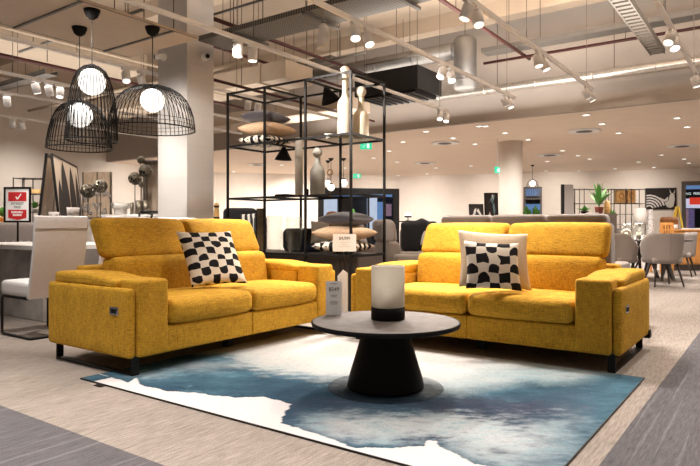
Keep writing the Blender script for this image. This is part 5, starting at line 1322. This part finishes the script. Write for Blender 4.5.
a_, Yz0 = face(WR, P2, P3, 645.5, -.05); c_, Yz1 = face(WR, P2, P3, 676.5, -.05)
def wrp(s, off, z): return WR @ Vector((s, off, z))
artwork('framed_picture', 'black and white zebra picture on the far wall at right', wrp(a_, -.05, zat(209.3, (Yz0 + Yz1) / 2)), wrp(c_, -.05, zat(209.3, (Yz0 + Yz1) / 2)), wrp(a_, -.05, zat(188, (Yz0 + Yz1) / 2)), .03, zeb, 'picture')
M['artcream'] = M['artcream_save']

# grey upright panel, plant cabinet, wire rack with boxes
p = at(567, 226, 14.5); h = zat(184.5, 14.5)
T = thing('fabric_screen', 'grey fabric display panel with dark edge left of the potted plant', 'display panel', (p.x, p.y, 0), YAW)
w = 8.5 / FPX * 14.5 / 2
b = MB(); b.soft(-w + .02, w + .04, -.05, .05, .02, h, .03); b.build('board', M['chairgrey'], T); b = MB(); b.box(-w - .03, -w + .018, -.05, .05, 0, h); b.build('edge_board', M['black'], T)
Yc = 11.0; zc = zat(213.5, Yc); p = at(596, 226, Yc + .2)
T = thing('cabinet', 'taupe cabinet carrying the potted plant behind the right sofa', 'cabinet', (p.x, p.y, 0), YAW)
b = MB(); b.box(-.42, .30, -.2, .2, .06, zc); b.build('carcass', M['taupe'], T); b = MB(); b.box(-.38, .26, -.18, .18, 0, .06); b.build('plinth', M['black'], T)
for s in (-.41, -.055):
    b = MB(); b.box(s, s + .345, -.218, -.2, .1, zc - .04); d = b.build('door', M['taupe'], T); b = MB(); b.box(s + .16, s + .18, -.232, -.218, .6, .72); b.build('handle', M['black'], d)
p = at(599, 213, Yc + .12); plant('potted_plant', 'large green plant in a terracotta pot behind the right sofa', (p.x, p.y, zc), .60, .34, 17, M['terracotta'], .075, .125, .42)
p = at(584.5, 213, Yc + .1); plant('potted_plant', 'low green plant left of the terracotta pot', (p.x, p.y, zc), .12, .17, 26, M['darkwood'], .07, .05, 1.4)
p = at(592, 213, Yc + .02); b = MB(); b.box(-.10, .10, -.06, .06, 0, .02); single('book', b, M['paper'], 'white book lying before the terracotta pot', 'book', (p.x, p.y, zc), YAW)
p = at(607, 213, Yc + .15); b = MB(); b.lathe([(1e-7, 0), (.05, 0), (.06, .1), (.045, .22), (.03, .24), (1e-7, .24)], (0, 0, 0), 20); single('basket_vase', b, M['basket'], 'woven gold vase right of the terracotta pot', 'vase', (p.x, p.y, zc))
wire_rack(571, 643, 189, 17.0, 'wide dark wire rack along the far right wall', [189.3, 203.5, 214, 224], (0.01, .085, .15, .52, .56, .72, .80, .99))
for (px, lab) in ((619.5, 'golden woven box on the wire rack, left of two'), (629.8, 'golden woven box on the wire rack, right of two')):
    p = at(px, 203.5, 16.95)
    T = thing('woven_box', lab, 'box', (p.x, p.y, zat(203.3, 17.0) - .0015), YAW)
    b = MB(); b.soft(-.115, .115, -.12, .12, 0, .37, .02); b.build('body', M['basket'], T)
    b = MB(); b.tube([(.06 * cos(2 * pi * i / 20), -.125, .20 + .08 * sin(2 * pi * i / 20)) for i in range(20)], .012, 6, closed=True); b.build('ring_handle', M['wood'], T)
p = at(612, 212, 14.0); plant('potted_plant', 'dark trailing plant at the rack behind the grey sofa end', (p.x, p.y, .95), .45, .16, 22, M['greymetal'], .09, .14, .9)
b = MB(); b.box(-.2, .2, -.2, .2, 0, .95); single('plant_pedestal', b, M['greymetal'], 'grey stand under the dark trailing plant', 'stand', (p.x, p.y, 0), YAW)

# ------------------------------------------------------------------ right: dining group
def tub_chair(label, loc, rz, group='grey tub dining chairs'):
    T = thing('dining_chair', label, 'chair', loc, rz, group)             # faces +y, back at -y
    vs = []; fs = []; na, nz = 26, 7
    def P(u, v, off):
        a = -pi / 2 + u * R(118); k = abs(u)
        top = .885 - .22 * smooth(.45, 1.0, k); z = .40 + (top - .40) * v
        r = (.255 + .045 * v) + off
        return (r * cos(a) * 1.06, r * sin(a) * .98 + .0, z)
    for off in (.028, 0):
        for j in range(nz + 1):
            for i in range(na + 1): vs.append(P(-1 + 2 * i / na, j / nz, off))
    o2 = (na + 1) * (nz + 1)
    for j in range(nz):
        for i in range(na):
            a = j * (na + 1) + i; fs.append((a, a + 1, a + na + 2, a + na + 1)); fs.append((o2 + a, o2 + a + na + 1, o2 + a + na + 2, o2 + a + 1))
    for i in range(na):
        t = nz * (na + 1) + i; fs.append((t, t + 1, o2 + t + 1, o2 + t)); fs.append((i, o2 + i, o2 + i + 1, i + 1))
    for j in range(nz):
        for i in (0, na):
            a = j * (na + 1) + i; c = a + na + 1; fs.append((a, c, o2 + c, o2 + a) if i == 0 else (a, o2 + a, o2 + c, c))
    b = MB(); b.smooth = True; b._add(vs, fs); b.smooth = False; o = b.build('backrest', M['chairgrey'], T)
    b = MB(); b.tube([Vector(P(0, j / 8, .0285)) for j in range(9)], .003, 5); b.build('seam', M['greyvelvet'], o)
    b = MB(); b.soft(-.245, .245, -.235, .26, .385, .485, .045, (0, 0, .015)); b.build('seat', M['chairgrey'], T)
    for sx in (-1, 1):
        for (y0_, y1_) in ((-.15, -.26), (.17, .25)):
            b = MB(); b.tube([(sx * .17, y0_, .40), (sx * .235, y1_, 0)], [.022, .012], 10); b.build('leg', M['darkwood'], T)
    return T
p = at(662, 285, 10.15); c1 = tub_chair('grey tub dining chair with its back fully toward us', (p.x, p.y, 0), YAW - .05)
p = at(617, 285, 10.3); dup(c1, (p.x, p.y, 0), YAW - 1.05, 'grey tub dining chair just right of the yellow sofa back')
p = at(679.5, 285, 12.2); dup(c1, (p.x, p.y, 0), YAW + .9, 'grey tub dining chair peeking out right of the nearest one')
pt = at(651, 240, 11.35)
T = thing('dining_table', 'round dark dining table between the grey tub chairs', 'table', (pt.x, pt.y, 0), YAW)
b = MB(); b.lathe([(1e-7, .725), (.66, .725), (.70, .735), (.70, .752), (.69, .757), (1e-7, .757)], (0, 0, 0), 48); b.build('tabletop', M['darkwood'], T)
for k in range(8):
    a = 2 * pi * k / 8; b = MB(); b.bar((.40 * cos(a), .40 * sin(a), .0), (.22 * cos(a + .9), .22 * sin(a + .9), .725), .05, .03); b.build('leg', M['darkwood'], T)
zt = .757
def ont(px, Y): k = (px - 350) / FPX; return room(k * Y, Y, zt)
p = ont(626, 11.2); T = thing('ring_sculpture', 'cream ring sculpture on the dark dining table', 'ornament', p, YAW)
b = MB(); b.tube([(.072 * cos(2 * pi * i / 28), 0, .10 + .072 * sin(2 * pi * i / 28)) for i in range(28)], .030, 10, closed=True); b.build('ring', M['cream'], T); b = MB(); b.box(-.06, .06, -.035, .035, 0, .02); b.build('base', M['cream'], T)
for (px, Y, r, h, lab) in ((627, 11.55, .12, .30, 'clear glass lantern behind the ring sculpture'), (638.5, 11.3, .115, .31, 'clear glass lantern with a candle right of the ring sculpture')):
    p = ont(px, Y); T = thing('glass_lantern', lab, 'lantern', p, 0, 'glass lanterns')
    b = MB(); b.lathe([(1e-7, 0), (r, 0), (r, h * .72), (r * .8, h * .82), (r * .8, h), (r * .77, h), (r * .77, h * .82), (r * .96, h * .71), (r * .96, .012), (1e-7, .012)], (0, 0, 0), 28); b.build('glass_body', M['glass'], T)
    b = MB(); b.cyl((0, 0, .013), .045, .12, 20); b.build('candle', M['cream'], T)
Yv = 14.0; p = at(646, 226, Yv)
b = MB(); b.box(-.45, .25, -.2, .2, 0, .80); single('low_cabinet', b, M['whitetop'], 'white low cabinet under the patterned vase', 'cabinet', (p.x, p.y, 0), YAW)
dn = NB('dotted_ceramic', .5); vo = dn.N.new('ShaderNodeTexVoronoi'); vo.inputs['Scale'].default_value = 22; dn.L.new(dn.co, vo.inputs['Vector']); dn.base(dn.mix(dn.op('LESS_THAN', vo.outputs['Distance'], .3), (.62, .59, .57), (.20, .19, .20)))
p = at(650.5, 226, Yv); h = zat(209.5, Yv) - .8
b = MB(); b.lathe([(1e-7, 0), (.06, 0), (.085, .08), (.08, h * .6), (.045, h * .9), (.05, h), (1e-7, h)], (0, 0, 0), 24); single('patterned_vase', b, dn.m, 'tall grey dotted vase below the zebra picture', 'vase', (p.x, p.y, .8))
p = at(640, 226, Yv + .05); 
T = thing('table_lamp', 'unlit lamp with pale grey drum shade left of the dotted vase', 'lamp', (p.x, p.y, .8))
b = MB(); b.lathe([(1e-7, 0), (.07, 0), (.09, .08), (.03, .2), (.012, .24), (.012, .3)], (0, 0, 0), 20); b.build('lamp_base', M['palegrey'], T); zz = zat(208, Yv) - .8
b = MB(); b.lathe([(.15, .26), (.13, zz), (.127, zz), (.147, .26)], (0, 0, 0), 28); b.build('lamp_shade', M['whitefab'], T)
# sideboard
Ys = 13.6; p = at(705, 262, Ys + .2); zs = zat(229.5, Ys)
T = thing('sideboard', 'honey oak sideboard at the right edge of the photo', 'sideboard', (p.x, p.y, 0), YAW)
b = MB(); b.box(-.90, .95, -.22, .22, .14, zs - .04); b.build('carcass', M['wood'], T, .004)
b = MB(); b.box(-.94, .99, -.26, .24, zs - .04, zs); b.build('top', M['wood'], T, .004)
for i in range(4):
    x = -.88 + i * .46; b = MB(); b.box(x, x + .44, -.24, -.22, .18, zs - .22); d = b.build('door', M['wood'], T)
    b = MB(); b.box(x + .06, x + .38, -.246, -.24, .24, zs - .28); b.build('door_panel', M['wood'], d); b = MB(); b.ball((x + .22, -.258, zs - .25), .014, 10); b.build('knob', M['black'], d)
    b = MB(); b.box(x, x + .44, -.24, -.22, zs - .20, zs - .06); d = b.build('drawer', M['wood'], T); b = MB(); b.ball((x + .22, -.255, zs - .13), .014, 10); b.build('knob', M['black'], d)
b = MB(); b.box(-.86, .9, -.2, .2, 0, .14); b.build('plinth', M['darkwood'], T)
p = at(675, 228, Ys + .1); b = MB(); b.cyl((0, 0, 0), .055, .11, 24); single('candle_jar', b, M['whitefab'], 'small white candle jar on the oak sideboard', 'jar', (p.x, p.y, zs))
p = at(692, 228, Ys + .1); b = MB(); b.box(-.18, .2, -.13, .13, 0, .03); single('brochure', b, M['paper'], 'white brochure lying on the oak sideboard', 'brochure', (p.x, p.y, zs), YAW + .1)
# slatted oak chair before the sideboard
p = at(661.5, 262, 12.9)
T = thing('dining_chair', 'honey oak slat back chair before the sideboard', 'chair', (p.x, p.y, 0), YAW + .1)
zt = zat(222.5, 12.6)
for x in (-.13, .13): b = MB(); b.box(x - .018, x + .018, -.2, -.165, 0, zt); b.build('leg', M['wood'], T); b = MB(); b.box(x - .018, x + .018, .16, .195, 0, .44); b.build('leg', M['wood'], T)
b = MB(); b.box(-.16, .16, -.205, .22, .44, .47); b.build('seat', M['wood'], T); b = MB(); b.box(-.15, .15, -.195, -.17, zt - .06, zt); b.build('top_rail', M['wood'], T)
for i in range(4): b = MB(); b.box(-.09 + i * .06 - .012, -.09 + i * .06 + .012, -.19, -.175, .47, zt - .06); b.build('slat', M['wood'], T)
p = at(669, 262, 15.3); zt = zat(217.5, 15.3)
T = thing('bar_stool', 'tan leather bar stool back behind the oak sideboard', 'stool', (p.x, p.y, 0), YAW)
b = MB(); b.soft(-.23, .23, -.06, .05, .78, zt, .06, (0, .01, .02)); b.build('backrest', M['brown'], T); b = MB(); b.soft(-.22, .22, -.05, .36, .70, .79, .04); b.build('seat', M['brown'], T)
for x in (-.18, .18):
    for y in (0, .3): b = MB(); b.tube([(x, y, 0), (x * .85, y, .72)], .016, 8); b.build('leg', M['darkwood'], T)
p = at(677.5, 262, 16.3); zt = zat(206.5, 16.3)
T = thing('easel', 'yellow A frame easel below the corner of the zebra picture', 'easel', (p.x, p.y, 0), YAW)
for (x0_, x1_, y1_) in ((0, -.36, 0), (0, .30, 0), (0, .0, .5)):
    b = MB(); b.bar((x0_ - .03 * (1 if x1_ < 0 else -1), 0, zt), (x1_, y1_, .0), .05, .03); b.build('leg', M['yellowpaint'], T)
b = MB(); b.bar((-.24, -.015, .75), (.22, -.015, .75), .03, .04); b.build('crossbar', M['yellowpaint'], T)
# green planting beyond the small window
for i, (px, lab) in enumerate(((527, 'green leafy plant inside the small far window, left'), (536, 'green leafy plant inside the small far window, right'))):
    p = at(px, 216, 20.4); plant('potted_plant', lab, (p.x, p.y, .95), .75, .24, 26, M['darkwood'], .13, .2, .8)
p = at(531.5, 216, 20.4); b = MB(); b.box(-.45, .45, -.2, .2, 0, .95); single('planter_bench', b, M['darkwood'], 'dark stand under the plants at the small far window', 'stand', (p.x, p.y, 0), YAW)

# ------------------------------------------------------------------ light
WARM = (1.0, .915, .83)
for i, (pos, d, pw, size, blend) in enumerate(LIGHTS):
    L_ = bpy.data.lights.new('spot_beam', 'SPOT'); L_.energy = pw * .95; L_.color = WARM; L_.spot_size = R(size); L_.spot_blend = blend; L_.shadow_soft_size = .045
    o = bpy.data.objects.new('spot_beam', L_); o.location = pos; o.rotation_euler = d.to_track_quat('-Z', 'Y').to_euler(); COL.objects.link(o)
def area(name, loc, sx, sy, pw, rot=(0, 0, 0), col=WARM):
    L_ = bpy.data.lights.new(name, 'AREA'); L_.shape = 'RECTANGLE'; L_.size = sx; L_.size_y = sy; L_.energy = pw * .78; L_.color = col
    o = bpy.data.objects.new(name, L_); o.location = loc; o.rotation_euler = rot; COL.objects.link(o); return o
# the downlight field of the lowered ceiling
for (x, y) in ((-14, 12.5), (-9.5, 13), (-7.4, 12.6), (-1.5, 13), (-3.6, 11.9), (4, 13), (-10, 18), (-5, 18), (0, 18), (4.5, 19), (-14, 16)):
    o = area('downlight_glow', (x, y, 2.97), 2.2, 2.2, 200); o.data.spread = R(150)
# unseen fill lights added to brighten the back walls
for (A_, B_, ts, pw) in ((P0, P1, (.35, .55, .75, .93), 18), (P1, P2, (.15, .5, .85), 20), (P2, P3, (.08, .25, .42, .6), 20)):
    for t in ts:
        a_ = room(A_[0] + (B_[0] - A_[0]) * t, A_[1] + (B_[1] - A_[1]) * t); d_ = (room(*B_) - room(*A_)).normalized(); n_ = Vector((d_.y, -d_.x, 0))
        pos = a_ + n_ * 1.6 + Vector((0, 0, 2.9)); dr = (a_ + Vector((0, 0, 1.3)) - pos).normalized()
        o = area('wall_fill', pos, .8, .3, pw); o.rotation_euler = dr.to_track_quat('-Z', 'Y').to_euler(); o.data.spread = R(120)
# lamps of the open shop floor around and behind the standpoint
area('shop_lamps', (-3.2, 1.1, 2.95), 6, 2.2, 150).data.spread = R(75)
area('shop_lamps', (.6, 3.2, 2.95), 1.5, 5, 60).data.spread = R(80)
area('shop_lamps', (-9.5, 5.0, 2.95), 3, 5, 120)
area('bounce_fill', (-2.2, 7.4, 3.12), 4.4, 3.4, 420, (R(180), 0, 0))  # unseen upward fill added in place of light bounced off the floor
area('bounce_fill', (-9.5, 5.8, 3.12), 5, 5, 150, (R(180), 0, 0))
area('bounce_fill', (-5.6, 9.9, 3.12), 6, 1.2, 110, (R(180), 0, 0))
area('bounce_fill', (2.4, 6.5, 3.12), 3, 5, 290, (R(180), 0, 0))
w = bpy.data.worlds.new('shop'); scn.world = w; w.use_nodes = True
bg = w.node_tree.nodes['Background']; bg.inputs[0].default_value = (1.0, .90, .80, 1); bg.inputs[1].default_value = .12
vs_ = scn.view_settings; vs_.view_transform = 'Standard'; vs_.look = 'None'; vs_.gamma = 1; vs_.exposure = 0.0; vs_.use_curve_mapping = False
cy = scn.cycles
cy.use_denoising = True; cy.max_bounces = 8; cy.transparent_max_bounces = 16; cy.sample_clamp_indirect = 6.0; cy.use_light_tree = True; cy.caustics_reflective = False; cy.caustics_refractive = False
